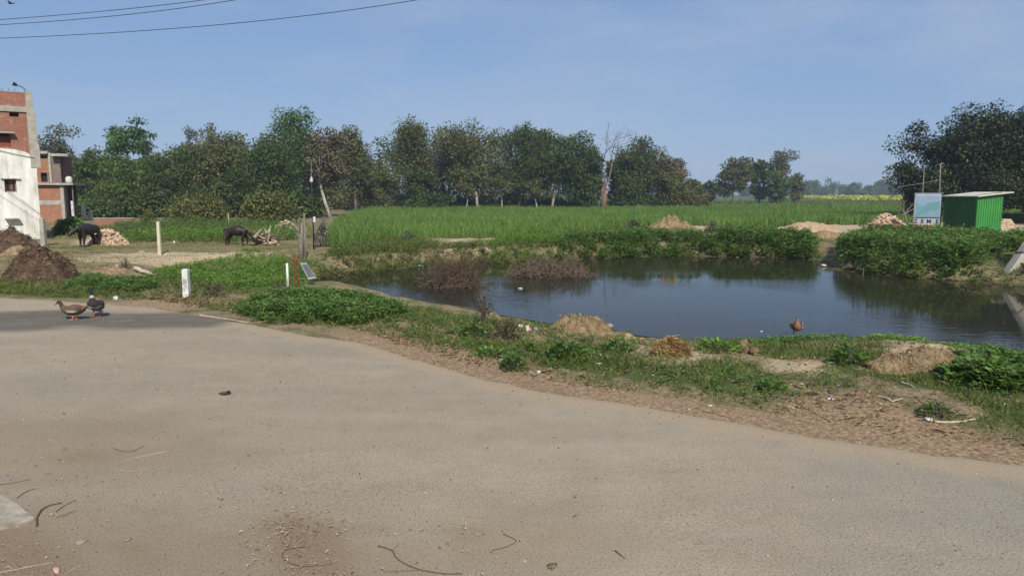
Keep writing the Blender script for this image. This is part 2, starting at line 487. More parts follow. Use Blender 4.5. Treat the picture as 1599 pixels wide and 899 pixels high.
def height(x, y):
    x = np.asarray(x, float); y = np.asarray(y, float)
    sdp = sdist(POND, x, y)
    sdr = sdist(ROAD, x, y)
    sds = sdist(SUNK, x, y)
    near = smooth(17.5, 14.5, y - 0.15 * x)
    Wb = 0.9 + 2.3 * near
    wob = (fbm(x, y, 0.5, 3) - 0.5)
    bank = np.where(sdp > 0, WATER_Z + 0.45 * smooth(0, 1, sdp / Wb), WATER_Z - 0.55 * smooth(0, 1.6, -sdp))
    off = smooth(0.05, 1.4, sdr)
    z = np.minimum(bank, 0.0)
    rough = off * smooth(-0.3, 0.6, sdp) * smooth(200, 60, y)
    z = z + rough * (0.20 * wob + (0.16 - 0.09 * smooth(18, 30, y)) * (fbm(x, y, 2.0, 3) - 0.5) + 0.06 * (fbm(x + 31, y, 5.5, 2) - 0.5))
    z = z - 0.30 * smooth(0.35, -0.55, sds + 0.4 * wob)
    z = np.where(sdr < 0.0, np.minimum(z, -0.012), z)
    z = z - 0.012 * (1 - off)
    return z

def ground(px, py, lift=0.0):
    z = 0.0
    for _ in range(12):
        x, y = at(px, py, z)
        z = 0.5 * z + 0.5 * float(height(np.array([x]), np.array([y]))[0])
    x, y = at(px, py, z)
    if sdist(ROAD, np.array([x]), np.array([y]))[0] < -0.02: z = 0.0; x, y = at(px, py, z)
    return Vector((x, y, z + lift))

def zat(x, y):
    return float(height(np.array([x]), np.array([y]))[0])

def axis(segs):
    out = []
    for a, b, s in segs: out += list(np.arange(a, b - 1e-6, s))
    return np.array(out + [segs[-1][1]])

gx = axis([(-1500, -300, 120), (-300, -80, 20), (-80, -34, 2.5), (-34, -14, 0.4), (-14, 16, 0.16), (16, 30, 0.3), (30, 80, 2.0), (80, 300, 20), (300, 1500, 120)])
gy = axis([(-60, -12, 8), (-12, 3, 1.5), (3, 20, 0.14), (20, 34, 0.24), (34, 60, 0.8), (60, 160, 4), (160, 400, 24), (400, 1500, 110)])
GX, GY = np.meshgrid(gx, gy)
fx, fy = GX.ravel(), GY.ravel()
fz = height(fx, fy)
nx, ny = len(gx), len(gy)
ii = (np.arange(ny - 1)[:, None] * nx + np.arange(nx - 1)[None, :]).ravel()
GF = np.stack([ii, ii + 1, ii + 1 + nx, ii + nx], 1)

def pm(px, soft, x=None, y=None, z=0.0):
    """soft mask of a patch of ground"""
    x = fx if x is None else x; y = fy if y is None else y
    return smooth(soft, -soft, sdist(wpoly(px, z), x, y))

SAND_PX = [([(110, 402), (250, 398), (420, 397), (475, 402), (470, 409), (330, 408), (240, 412), (150, 416), (110, 410)], 0.35),
           ([(560, 378), (700, 378), (890, 374), (880, 386), (700, 396), (570, 392)], 0.6),
           ([(985, 372), (1010, 352), (1090, 348), (1400, 347), (1599, 352), (1700, 360), (1700, 380), (1560, 372), (1300, 372), (1130, 374)], 1.0),
           ([(840, 500), (900, 492), (960, 500), (990, 530), (900, 540), (850, 520)], 0.4),
           ([(980, 545), (1080, 550), (1130, 580), (1050, 590), (980, 565)], 0.5),
           ([(1200, 570), (1290, 575), (1270, 600), (1200, 590)], 0.4),
           ([(1390, 535), (1500, 548), (1580, 575), (1560, 590), (1450, 570), (1380, 565)], 0.35),
           ([(620, 470), (700, 478), (690, 484), (610, 474)], 0.3),
           ([(140, 370), (200, 372), (200, 384), (110, 386)], 0.6)]
PATH_PX = [([(-60, 378), (150, 380), (350, 379), (500, 378), (560, 372), (900, 366), (900, 378), (560, 382), (500, 394), (250, 397), (60, 396), (-60, 396)], 0.8)]
LITTER_PX = [([(150, 472), (260, 466), (330, 468), (290, 484), (180, 482)], 0.3),
             ([(500, 514), (620, 524), (720, 545), (800, 572), (900, 592), (1000, 612), (1120, 636), (1190, 642), (1250, 622), (1330, 616), (1400, 640), (1450, 662), (1530, 676), (1600, 695), (1800, 720),
               (1800, 760), (1599, 722), (1420, 703), (1200, 668), (1000, 634), (850, 610), (740, 588), (650, 560), (540, 530)], 0.30)]
GREEN_PX = [([(370, 480), (420, 462), (500, 456), (600, 470), (660, 485), (640, 505), (560, 512), (420, 508)], 0.3),
            ([(600, 478), (720, 488), (800, 500), (780, 530), (700, 522), (600, 505)], 0.4),
            ([(860, 545), (960, 555), (1060, 570), (1000, 600), (900, 590), (830, 570)], 0.5),
            ([(1000, 596), (1130, 580), (1240, 590), (1210, 634), (1120, 634), (1040, 622)], 0.3),
            ([(820, 575), (900, 565), (1000, 580), (1040, 615), (940, 598)], 0.25),
            ([(960, 530), (1040, 545), (1100, 570), (1060, 600), (980, 580)], 0.3),
            ([(1280, 560), (1400, 572), (1480, 590), (1500, 640), (1420, 632), (1300, 590)], 0.3),
            ([(1480, 560), (1620, 580), (1640, 640), (1500, 650)], 0.35),
            ([(1520, 650), (1620, 655), (1640, 690), (1540, 680)], 0.2),
            ([(640, 530), (780, 548), (860, 560), (800, 570), (680, 548)], 0.2),
            ([(1100, 540), (1340, 530), (1340, 560), (1200, 570), (1090, 560)], 0.4),
            ([(-60, 440), (120, 448), (200, 462), (120, 472), (-60, 462)], 0.4),
            ([(200, 440), (300, 425), (480, 410), (520, 440), (440, 466), (300, 470), (210, 460)], 0.5)]
masks = {}
brk = fbm(fx, fy, 1.3, 4) - 0.5
def union(lst, x=None, y=None, z=-0.1):
    m = 0
    for px, s in lst: m = np.maximum(m, pm(px, s, x, y, z))
    return m
masks['sand'] = union(SAND_PX)
masks['path'] = union(PATH_PX)
masks['litter'] = union(LITTER_PX, z=0)
masks['green'] = union(GREEN_PX)
WHEAT = [at(505, 387), at(600, 378), at(700, 373), at(800, 371), at(900, 365), at(985, 357), at(1060, 352), at(1150, 355), at(1300, 352), at(1445, 348), (85, 60), (95, 92), (60, 118), (20, 104), (-6, 100), at(575, 329), at(535, 342), at(515, 362)]
masks['crop'] = smooth(1.0, -1.0, sdist(WHEAT, fx, fy))
masks['field'] = smooth(100, 112, fy - 0.12 * np.abs(fx))
masks['must'] = np.zeros_like(fx)
sdp_g = sdist(POND, fx, fy)
masks['mud'] = smooth(0.5, -0.05, sdp_g)

def m_ground():
    m, n, l, p, out = newmat('ground_soil')
    ge = n.new('ShaderNodeNewGeometry'); v = ge.outputs['Position']
    big = noise(n, l, 0.35, 5, 0.6, v); mid = noise(n, l, 2.2, 6, 0.65, v); fin = noise(n, l, 26, 8, 0.8, v); vf = noise(n, l, 80, 4, 0.7, v)
    r0 = ramp(n, [(0.34, (0.10, 0.075, 0.042)), (0.48, (0.21, 0.155, 0.09)), (0.64, (0.36, 0.285, 0.18))])
    l.new(fin.outputs['Fac'], r0.inputs['Fac'])
    rg = ramp(n, [(0.3, (0.038, 0.058, 0.018)), (0.55, (0.075, 0.095, 0.030)), (0.75, (0.14, 0.14, 0.055))])
    l.new(fin.outputs['Fac'], rg.inputs['Fac'])
    gsel = ramp(n, [(0.42, (0, 0, 0)), (0.58, (1, 1, 1))]); l.new(mid.outputs['Fac'], gsel.inputs['Fac'])
    c = mix(n, l, math_n(n, l, 'MULTIPLY', gsel.outputs['Color'], 0.7), r0.outputs['Color'], rg.outputs['Color'])
    def masked(c, name, colr, gain=1.6, hard=0.35):
        a = attr(n, name)
        s = math_n(n, l, 'ADD', a.outputs['Fac'], math_n(n, l, 'MULTIPLY', math_n(n, l, 'SUBTRACT', mid.outputs['Fac'], 0.5), gain))
        rr = ramp(n, [(0.5 - hard / 2, (0, 0, 0)), (0.5 + hard / 2, (1, 1, 1))]); l.new(s, rr.inputs['Fac'])
        return mix(n, l, rr.outputs['Color'], c, colr)
    c = masked(c, 'green', rg.outputs['Color'])
    rp = ramp(n, [(0.3, (0.12, 0.105, 0.05)), (0.7, (0.27, 0.215, 0.12))]); l.new(fin.outputs['Fac'], rp.inputs['Fac'])
    c = masked(c, 'path', rp.outputs['Color'], 0.8)
    rl = ramp(n, [(0.34, (0.09, 0.054, 0.030)), (0.47, (0.22, 0.148, 0.088)), (0.62, (0.40, 0.30, 0.195))]); l.new(fin.outputs['Fac'], rl.inputs['Fac'])
    c = masked(c, 'litter', rl.outputs['Color'], 0.8)
    rs = ramp(n, [(0.3, (0.28, 0.205, 0.125)), (0.7, (0.48, 0.385, 0.26))]); l.new(fin.outputs['Fac'], rs.inputs['Fac'])
    c = masked(c, 'sand', rs.outputs['Color'], 0.9)
    rm = ramp(n, [(0.3, (0.05, 0.04, 0.022)), (0.7, (0.12, 0.10, 0.05))]); l.new(fin.outputs['Fac'], rm.inputs['Fac'])
    c = masked(c, 'mud', rm.outputs['Color'], 0.3)
    c = masked(c, 'crop', (0.030, 0.050, 0.016), 0.2)
    rf = ramp(n, [(0.35, (0.040, 0.085, 0.020)), (0.65, (0.075, 0.130, 0.034))]); l.new(big.outputs['Fac'], rf.inputs['Fac'])
    c = masked(c, 'field', rf.outputs['Color'], 0.0)
    l.new(c, p.inputs['Base Color'])
    p.inputs['Roughness'].default_value = 0.97; p.inputs['Specular IOR Level'].default_value = 0.1
    h = math_n(n, l, 'ADD', math_n(n, l, 'MULTIPLY', fin.outputs['Fac'], 0.8), math_n(n, l, 'MULTIPLY', vf.outputs['Fac'], 0.35))
    bump(n, l, p, h, 0.7, 0.03)
    return m

g_me = mesh_np('ground', np.stack([fx, fy, fz], 1), GF, masks, True)
tagit(link('ground', g_me, m_ground()), 'bare earth verge and grassy banks round the pond', 'ground', kind='structure')

# ------------------------------------------------------------------ road
rx = axis([(-30, -14, 0.8), (-14, 9, 0.11), (9, 14, 0.5)])
def road_edge_y(x):
    xs = np.array([p[0] for p in ROADFAR]); ys = np.array([p[1] for p in ROADFAR])
    o = np.argsort(xs)
    return np.interp(x, xs[o], ys[o])
tv = np.concatenate([np.linspace(0, 0.35, 14)[:-1], np.linspace(0.35, 1, 110)])
ye = road_edge_y(rx) + 0.22 * (fbm(rx, rx * 0 + 3.3, 0.9, 4) - 0.5) + 0.16 * (fbm(rx, rx * 0 + 8.1, 4, 4) - 0.5)
RX = np.repeat(rx[None, :], len(tv), 0)
RY = -10 + (ye[None, :] + 10) * tv[:, None]
rxf, ryf = RX.ravel(), RY.ravel()
rz = 0.0 + 0.012 * (fbm(rxf, ryf, 0.8, 3) - 0.5) * smooth(0, 1, (ye[None, :] - RY).ravel())
rz = np.where((ye[None, :] - RY).ravel() < 0.04, -0.016, rz)
nrx, nry = len(rx), len(tv)
ii = (np.arange(nry - 1)[:, None] * nrx + np.arange(nrx - 1)[None, :]).ravel()
RF = np.stack([ii, ii + 1, ii + 1 + nrx, ii + nrx], 1)
edge_d = (ye[None, :] - RY).ravel()
STAIN_PX = [(-300, 484), (0, 486), (110, 484), (180, 490), (260, 487), (330, 492), (370, 500), (330, 510), (250, 512), (190, 514), (120, 510), (40, 518), (-300, 522)]
def rmask(px, s): return smooth(s, -s, sdist(wpoly(px), rxf, ryf))
BROWN_PX = [([(400, 815), (470, 800), (545, 830), (570, 880), (520, 920), (420, 900)], 0.12),
            ([(-150, 800), (60, 815), (110, 850), (170, 930), (-150, 980)], 0.15),
            ([(60, 700), (180, 690), (200, 720), (80, 735)], 0.2),
            ([(700, 830), (760, 815), (770, 840), (720, 850)], 0.1),
            ([(160, 850), (240, 830), (250, 870), (190, 880)], 0.1)]
bm = 0
for i_, (px, s) in enumerate(BROWN_PX): bm = np.maximum(bm, (1.0 if i_ < 2 else 0.8) * rmask(px, s * 1.8))
bm = np.maximum(bm, 0.50 * rmask([(-200, 760), (120, 770), (330, 800), (560, 800), (720, 850), (800, 960), (-200, 980)], 0.5))
bm = np.maximum(bm, 0.46 * rmask([(-200, 650), (260, 640), (420, 700), (200, 760), (-200, 780)], 0.6))
bm = np.maximum(bm, 0.44 * rmask([(640, 800), (900, 780), (1000, 850), (900, 930), (640, 930)], 0.5))
rattr = {'stain': rmask(STAIN_PX, 0.5), 'brown': bm, 'edge': smooth(0.9, 0.0, edge_d), 'grey': smooth(-2, 6, rxf - 0.25 * ryf)}

def m_road():
    m, n, l, p, out = newmat('dusty_asphalt')
    ge = n.new('ShaderNodeNewGeometry'); v = ge.outputs['Position']
    mp = n.new('ShaderNodeMapping'); mp.inputs['Rotation'].default_value = (0, 0, R(28)); mp.inputs['Scale'].default_value = (0.5, 1.3, 1)
    l.new(v, mp.inputs['Vector'])
    big = noise(n, l, 0.55, 7, 0.68, mp.outputs['Vector']); mid = noise(n, l, 3, 6, 0.65, v); fin = noise(n, l, 35, 5, 0.7, v); vf = noise(n, l, 70, 5, 0.85, v)
    vo = n.new('ShaderNodeTexVoronoi'); vo.inputs['Scale'].default_value = 85; l.new(v, vo.inputs['Vector'])
    rb = ramp(n, [(0.36, (0.262, 0.226, 0.170)), (0.5, (0.288, 0.247, 0.184)), (0.62, (0.325, 0.277, 0.203))])
    l.new(big.outputs['Fac'], rb.inputs['Fac'])
    c = mix(n, l, math_n(n, l, 'MULTIPLY', attr(n, 'grey').outputs['Fac'], 0.75), rb.outputs['Color'], (0.238, 0.216, 0.174))
    pt = ramp(n, [(0.30, (0.93, 0.92, 0.90)), (0.5, (1, 1, 1)), (0.70, (1.06, 1.05, 1.03))]); l.new(mid.outputs['Fac'], pt.inputs['Fac'])
    c = mix(n, l, 1.0, c, pt.outputs['Color'], 'MULTIPLY')
    ag = ramp(n, [(0.36, (0.32, 0.30, 0.28)), (0.46, (0.92, 0.92, 0.92)), (0.56, (1.05, 1.05, 1.04)), (0.66, (1.5, 1.48, 1.42))]); l.new(vf.outputs['Fac'], ag.inputs['Fac'])
    c = mix(n, l, 0.9, c, ag.outputs['Color'], 'MULTIPLY')
    f2 = ramp(n, [(0.31, (0.38, 0.33, 0.29)), (0.40, (1, 1, 1)), (0.66, (1, 1, 1)), (0.74, (1.22, 1.2, 1.15))]); l.new(fin.outputs['Fac'], f2.inputs['Fac'])
    c = mix(n, l, 0.8, c, f2.outputs['Color'], 'MULTIPLY')
    def masked(c, name, colr, gain, hard, amt, nz=mid):
        a = attr(n, name)
        s = math_n(n, l, 'MULTIPLY', a.outputs['Fac'], math_n(n, l, 'ADD', 1.0, math_n(n, l, 'MULTIPLY', math_n(n, l, 'SUBTRACT', nz.outputs['Fac'], 0.5), gain)))
        rr = ramp(n, [(0.5 - hard / 2, (0, 0, 0)), (0.5 + hard / 2, (1, 1, 1))]); l.new(s, rr.inputs['Fac'])
        return mix(n, l, math_n(n, l, 'MULTIPLY', rr.outputs['Color'], amt), c, colr)
    rd = ramp(n, [(0.3, (0.27, 0.205, 0.135)), (0.7, (0.37, 0.295, 0.205))]); l.new(fin.outputs['Fac'], rd.inputs['Fac'])
    c = masked(c, 'edge', rd.outputs['Color'], 1.6, 0.4, 0.85)
    rbn = ramp(n, [(0.3, (0.11, 0.068, 0.038)), (0.7, (0.27, 0.185, 0.11))]); l.new(fin.outputs['Fac'], rbn.inputs['Fac'])
    c = masked(c, 'brown', rbn.outputs['Color'], 3.0, 0.8, 0.75, fin)
    sn = noise(n, l, 1.6, 5, 0.6, mp.outputs['Vector'])
    rst = ramp(n, [(0.35, (0.050, 0.045, 0.040)), (0.7, (0.12, 0.105, 0.09))]); l.new(sn.outputs['Fac'], rst.inputs['Fac'])
    c = masked(c, 'stain', rst.outputs['Color'], 2.6, 0.55, 0.8, sn)
    l.new(c, p.inputs['Base Color']); p.inputs['Roughness'].default_value = 0.93; p.inputs['Specular IOR Level'].default_value = 0.15
    h = math_n(n, l, 'ADD', math_n(n, l, 'MULTIPLY', vf.outputs['Fac'], 0.5), math_n(n, l, 'MULTIPLY', fin.outputs['Fac'], 0.7))
    bump(n, l, p, h, 0.6, 0.012)
    return m
tagit(link('road', mesh_np('road', np.stack([rxf, ryf, rz], 1), RF, rattr, True), m_road()), 'dusty grey tarred road across the foreground', 'road', kind='structure')

# ------------------------------------------------------------------ pond water
def m_water():
    m, n, l, p, out = newmat('pond_water')
    ge = n.new('ShaderNodeNewGeometry'); v = ge.outputs['Position']
    p.inputs['Base Color'].default_value = (0.022, 0.021, 0.013, 1)
    p.inputs['Roughness'].default_value = 0.03
    p.inputs['IOR'].default_value = 1.2
    p.inputs['Specular IOR Level'].default_value = 0.31
    mp = n.new('ShaderNodeMapping'); mp.inputs['Scale'].default_value = (0.9, 2.6, 1); l.new(v, mp.inputs['Vector'])
    a = noise(n, l, 3.2, 3, 0.5, mp.outputs['Vector']); b = noise(n, l, 0.22, 2, 0.5, v)
    rr = ramp(n, [(0.45, (0.10, 0.10, 0.10)), (0.62, (1, 1, 1))]); l.new(b.outputs['Fac'], rr.inputs['Fac'])
    bump(n, l, p, math_n(n, l, 'MULTIPLY', a.outputs['Fac'], rr.outputs['Color']), 0.10, 0.06)
    return m
wx0, wx1 = min(p[0] for p in POND) - 0.6, max(p[0] for p in POND) + 0.6
wy0, wy1 = min(p[1] for p in POND) - 0.6, max(p[1] for p in POND) + 0.6
# clip the sheet to a slightly grown pond outline so that it never shows in other hollows
pc = np.array(POND); ctr = pc.mean(0)
wv = [(x, y, WATER_Z) for x, y in POND]
grown = []
for i in range(len(POND)):
    a = np.array(POND[i - 1]); b = np.array(POND[i]); c_ = np.array(POND[(i + 1) % len(POND)])
    t = (c_ - a) / (np.linalg.norm(c_ - a) + 1e-9)
    nn = np.array([t[1], -t[0]])
    q = b + nn * 0.25
    if sdist(POND, np.array([q[0]]), np.array([q[1]]))[0] < 0: q = b - nn * 0.25
    grown.append((q[0], q[1], WATER_Z))
wm = bpy.data.meshes.new('pond_water'); wm.from_pydata(grown, [], [tuple(range(len(grown)))]); wm.update()
if wm.polygons[0].normal.z < 0: wm.flip_normals()
tagit(link('pond_water', wm, m_water()), 'dark still pond reflecting the blue sky', 'water', kind='structure')

# ------------------------------------------------------------------ trees
def crown_points(H, W, cb, n, rc, top_pow=1.0, lobes=None, seed=0):
    """clump centres inside an uneven crown"""
    g = np.random.default_rng(seed)
    if lobes is None:
        lobes = [(0, 0, cb * H + (1 - cb) * H * 0.45, W * 0.30, (1 - cb) * H * 0.42)]
        for _ in range(g.integers(5, 9)):
            a = g.random() * 6.28; rr = W * (0.10 + 0.26 * g.random())
            zz = cb + (1 - cb) * (0.12 + 0.76 * g.random())
            lobes.append((math.cos(a) * rr, math.sin(a) * rr * 0.8, H * zz, W * (0.11 + 0.12 * g.random()), H * (1 - cb) * (0.10 + 0.14 * g.random())))
        lobes.append((W * 0.2 * (g.random() - 0.5), 0, H * 0.88, W * 0.14, H * 0.12))
    P = []
    vol = np.array([l[3] ** 2 * l[4] for l in lobes]) ** 0.67
    vol = vol / vol.sum()
    while len(P) < n:
        l = lobes[g.choice(len(lobes), p=vol)]
        d = g.normal(size=3); d /= np.linalg.norm(d)
        r = (0.35 + 0.65 * g.random() ** 0.5)
        q = np.array([l[0] + d[0] * l[3] * r, l[1] + d[1] * l[3] * r, l[2] + d[2] * l[4] * r])
        if q[2] < cb * H * 0.9 or q[2] > H - rc * 0.4: continue
        P.append(q)
    return np.array(P), lobes

def limbs_mesh(H, P, tr, fork, lean, seed, nl=9, n=6):
    g = np.random.default_rng(seed + 99)
    mb = MB()
    top = np.array([P[:, 0].mean() * 0.5, P[:, 1].mean() * 0.5, H * 0.82])
    pts = []
    for k in range(6):
        t = k / 5
        pts.append((top[0] * t + lean * H * 0.12 * math.sin(t * 2.4) + g.normal() * 0.012 * H * t, top[1] * t + g.normal() * 0.012 * H * t, H * 0.82 * t - (0.15 if k == 0 else 0)))
    rad = [tr * (1.25 if k == 0 else 1.0 - 0.16 * k) for k in range(6)]
    mb.tube(pts, rad, n)
    sel = g.choice(len(P), min(nl, len(P)), replace=False)
    for i in sel:
        q = P[i]
        t0 = np.clip(fork + 0.35 * g.random(), 0, 0.95)
        t0 = min(t0, max(0.15, (q[2] / H) - 0.08))
        k = t0 / 0.82 * 5; k0 = int(min(4, k)); f = k - k0
        s = np.array(pts[k0]) * (1 - f) + np.array(pts[k0 + 1]) * f
        m1 = s * 0.62 + q * 0.38 + np.array([0, 0, 0.04 * H]) + g.normal(size=3) * 0.02 * H
        m2 = s * 0.25 + q * 0.75 + np.array([0, 0, 0.03 * H]) + g.normal(size=3) * 0.02 * H
        r0 = tr * 0.5 * (1 - 0.4 * t0)
        mb.tube([s, m1, m2, q], [r0, r0 * 0.7, r0 * 0.42, r0 * 0.12], 5)
        for _ in range(4):
            e = m2 + g.normal(size=3) * 0.085 * H
            mb.tube([m2 * 0.6 + m1 * 0.4, m2 * 0.4 + e * 0.6, e], [r0 * 0.35, r0 * 0.2, r0 * 0.06], 4)
    tw = MB()
    for i in g.choice(len(P), min(34, len(P)), replace=False):       # fine twigs that poke out of the leaves
        q = P[i]; o_ = q - np.array([0, 0, H * 0.5]); o_ = o_ / (np.linalg.norm(o_) + 1e-6)
        e = q + (o_ + g.normal(size=3) * 0.5 + np.array([0, 0, .3])) * 0.075 * H
        tw.tube([q - o_ * 0.06 * H, q + g.normal(size=3) * 0.01 * H, e], [min(tr * 0.16, .03), min(tr * 0.12, .022), min(tr * 0.05, .01)], 3)
    return mb, tw

def crown_mesh(P, rc, per, L, Wd, flat=0.75, droop=0.15, sparse=0.0, seed=0):
    n = len(P) * per
    C0 = np.repeat(P, per, 0)
    rr = np.repeat(rc * (0.65 + 0.7 * RNG.random(len(P))), per)[:, None]
    d = rand_dir(n)
    rad = RNG.random((n, 1)) ** 0.45
    off = d * rad * rr * np.array([1, 1, flat])
    C = C0 + off
    Dr = unit(d * 0.7 + rand_dir(n) * 0.8 + np.array([0, 0, -droop]))
    Nn = unit(np.array([0, 0, 1.0]) + rand_dir(n) * 0.8 + d * 0.4)
    ct = np.repeat(RNG.random(len(P)), per)
    tint = np.clip(0.45 * ct + 0.55 * RNG.random(n), 0, 1)
    ln = L * (0.6 + 0.8 * RNG.random(n))
    V, F, T = leaf_arrays(C, Dr, Nn, ln, ln * Wd, 0.1, tint)
    return mesh_np('crown', V, F, {'tint': T})

TL = 'trees along the back of the wheat field'
def tree(name, label, px, Y, base_py, top_py, width_px, leaf='mid', cb=0.28, n=46, per=110, L=0.34, rcf=0.13, bark=BARK, tr=None, fork=0.3, lean=0.0, group=None, lobes=None, flat=0.75, droop=0.15, nl=9, cat='tree', z0=0.0):
    x, zt = xz_at(px, top_py, Y)
    H = zt - z0
    W = width_px / FPX * Y * (1.12 if group == TL else 1.0)
    if group == TL: cb *= 0.72; L *= 0.84; per = int(per * 1.25)
    seed = int(px * 7 + top_py)
    rc = rcf * (W + H) * 0.5
    if lobes is not None:
        lobes = [(a * W, b * W, c * H, d * W, e * H) for a, b, c, d, e in lobes]
    P, lb = crown_points(H, W - rc * 0.9, cb, n, rc, lobes=lobes, seed=seed)
    # keep the top of the crown where the photograph has it
    P[:, 2] += (H - rc * flat * 0.75) - P[:, 2].max()
    t = empty(name, (x, Y, z0), 0)
    tr = tr or 0.022 * H
    tk_, tw_ = limbs_mesh(H, P, tr, fork, lean, seed, nl)
    tk_.build('trunk', bark, t, shade=True)
    tw_.build('twigs', bark, t)['kind'] = 'stuff'
    link('crown', crown_mesh(P, rc, per, L, 0.55, flat, droop, seed=seed), LEAF[leaf], t)
    return tagit(t, label, cat, group)

def bare_branches(mb, p, d, L, r, depth, g, spread=0.55, up=0.12):
    q = p + d * L
    m = p + d * L * 0.5 + g.normal(size=3) * L * 0.06
    mb.tube([p, m, q], [r, r * 0.82, r * 0.62], 5 if depth > 2 else 3)
    if depth == 0: return
    for k in range(2 if depth > 1 or g.random() < 0.6 else 3):
        nd = d + g.normal(size=3) * spread + np.array([0, 0, up])
        nd /= np.linalg.norm(nd)
        bare_branches(mb, q if k < 2 else m, nd, L * (0.66 + 0.2 * g.random()), r * 0.62, depth - 1, g, spread, up)

def bare_tree(name, label, px, Y, top_py, bark, depth=6, tr=0.16, first=0.3, seed=1, spread=0.45, leafy=None, z0=0.0, group=None):
    x, zt = xz_at(px, top_py, Y)
    H = zt - z0
    g = np.random.default_rng(seed)
    mb = MB()
    bare_branches(mb, np.array([0, 0, -0.1]), np.array([0.02, 0, 1.0]), H * first, tr, depth, g, spread)
    V = np.array(mb.V); s = H / V[:, 2].max(); V *= np.array([1, 1, s]); mb.V = [tuple(v) for v in V]
    t = empty(name, (x, Y, z0))
    mb.build('trunk', bark, t)
    if leafy:
        tips = V[RNG.choice(len(V), leafy[1])]
        tips = tips[tips[:, 2] > H * 0.35]
        nn = len(tips)
        d = rand_dir(nn)
        A = leaf_arrays(tips + d * 0.15, unit(d + rand_dir(nn)), rand_dir(nn), leafy[2] * (0.6 + 0.8 * RNG.random(nn)), leafy[2] * 0.5)
        link('crown', mesh_np('crown', A[0], A[1], {'tint': A[2]}), LEAF[leafy[0]], t)
    return tagit(t, label, 'tree', group)

TL = 'trees along the back of the wheat field'
# left wood, from the houses to the clump of tall trees
tree('feathery_tree', 'grey-green feathery tree rising behind the brick house', 84, 74, 335, 196, 84, 'grey', 0.45, 40, 70, 0.34, 0.12, group=TL, flat=0.4)
tree('slender_tree', 'pale green slender tree just right of the unfinished house', 140, 72, 335, 232, 74, 'mid', 0.12, 44, 100, 0.30, 0.13, group=TL)
tree('layered_tree', 'tree with tiered flat branches left of the bare pinkish tree', 200, 74, 335, 186, 88, 'bright', 0.35, 44, 85, 0.34, 0.11, group=TL, flat=0.35, fork=0.4)
tree('leafy_tree', 'mid-green leafy tree under the tiered branches', 190, 68, 335, 245, 110, 'mid', 0.06, 56, 110, 0.30, 0.13, group=TL)
bare_tree('sparse_tree', 'almost bare pinkish-grey tree rising over the left wood', 282, 76, 188, TWIG_PALE, 7, 0.15, 0.28, 5, 0.42, ('grey', 2600, 0.24), group=TL)
tree('dense_tree', 'dark dense tree right behind the rounded bush', 262, 70, 335, 232, 120, 'dark', 0.08, 60, 120, 0.30, 0.13, group=TL)
tree('dense_tree', 'olive dense tree left of the tall bright round crown', 345, 72, 335, 203, 120, 'olive', 0.12, 64, 120, 0.32, 0.13, group=TL)
tree('round_tree', 'tallest bright green round crown above the left wood', 442, 80, 335, 168, 104, 'bright', 0.30, 64, 130, 0.34, 0.13, group=TL)
tree('dense_tree', 'dark dense tree below the tallest bright crown', 420, 68, 338, 218, 130, 'dark', 0.05, 70, 120, 0.32, 0.13, group=TL)
tree('dense_tree', 'dark green low tree filling the wood behind the right-hand cow', 375, 64, 338, 250, 110, 'dark', 0.03, 56, 120, 0.30, 0.13, group=TL)
# the row behind the wheat
tree('forked_tree', 'pale-trunked forked tree with brownish twiggy crown behind the black pole', 512, 62, 345, 200, 92, 'brown', 0.42, 40, 90, 0.28, 0.12, BARK_PALE, 0.16, 0.30, -0.9, group=TL)
tree('dense_tree', 'dark narrow tree left of the sky gap in the tree row', 552, 84, 330, 198, 70, 'olive', 0.25, 44, 110, 0.32, 0.14, group=TL)
tree('leafy_tree', 'low olive tree standing under the sky gap in the row', 590, 88, 328, 255, 90, 'olive', 0.12, 44, 100, 0.32, 0.14, group=TL)
tree('spreading_tree', 'broad grey-green tree just right of the sky gap', 642, 92, 328, 189, 104, 'olive', 0.22, 66, 110, 0.36, 0.13, BARK, group=TL)
tree('leafy_tree', 'round dark lower tree between two tall ones behind the wheat', 665, 86, 328, 262, 80, 'dark', 0.06, 44, 120, 0.34, 0.14, group=TL)
tree('spreading_tree', 'tall tree with a long pale trunk in the middle of the row', 745, 92, 328, 188, 112, 'olive', 0.34, 60, 105, 0.36, 0.13, BARK_PALE, 0.20, 0.4, group=TL)
tree('spreading_tree', 'grey-olive tree left of the long pale trunk', 700, 98, 327, 202, 86, 'grey', 0.25, 50, 100, 0.36, 0.13, group=TL)
tree('dense_tree', 'dark tree with narrow top right of the long pale trunk', 812, 94, 328, 193, 90, 'dark', 0.28, 56, 110, 0.36, 0.13, BARK, group=TL)
tree('dense_tree', 'dark full tree over several white trunks at the row end', 862, 90, 328, 205, 92, 'dark', 0.30, 58, 115, 0.36, 0.13, BARK_PALE, 0.18, 0.3, 0.5, group=TL)
tree('dense_tree', 'dark drooping tree at the right end of the row beside the dead tree', 912, 88, 328, 206, 92, 'dark', 0.26, 60, 115, 0.36, 0.13, BARK_PALE, 0.22, 0.3, 0.6, group=TL)
for i, (px, Y, tp, ln) in enumerate([(783, 89, 276, 0.2), (840, 87, 280, -0.6), (728, 90, 282, 0.3), (602, 89, 283, -0.2)]):
    tree('young_tree', ['young thin tree right of the long pale trunk', 'thin white-stemmed tree under the dark full tree', 'small thin tree left of the long pale trunk', 'thin pale stem standing below the sky gap'][i],
         px, Y, 328, tp, 44, 'olive', 0.5, 14, 70, 0.26, 0.16, BARK_PALE, 0.10, 0.35, ln, group=TL, nl=5)
bare_tree('dead_tree', 'tall leafless dead tree standing against the sky', 945, 86, 187, TWIG, 7, 0.20, 0.34, 15, 0.45)
mb = MB(); g_ = np.random.default_rng(4)
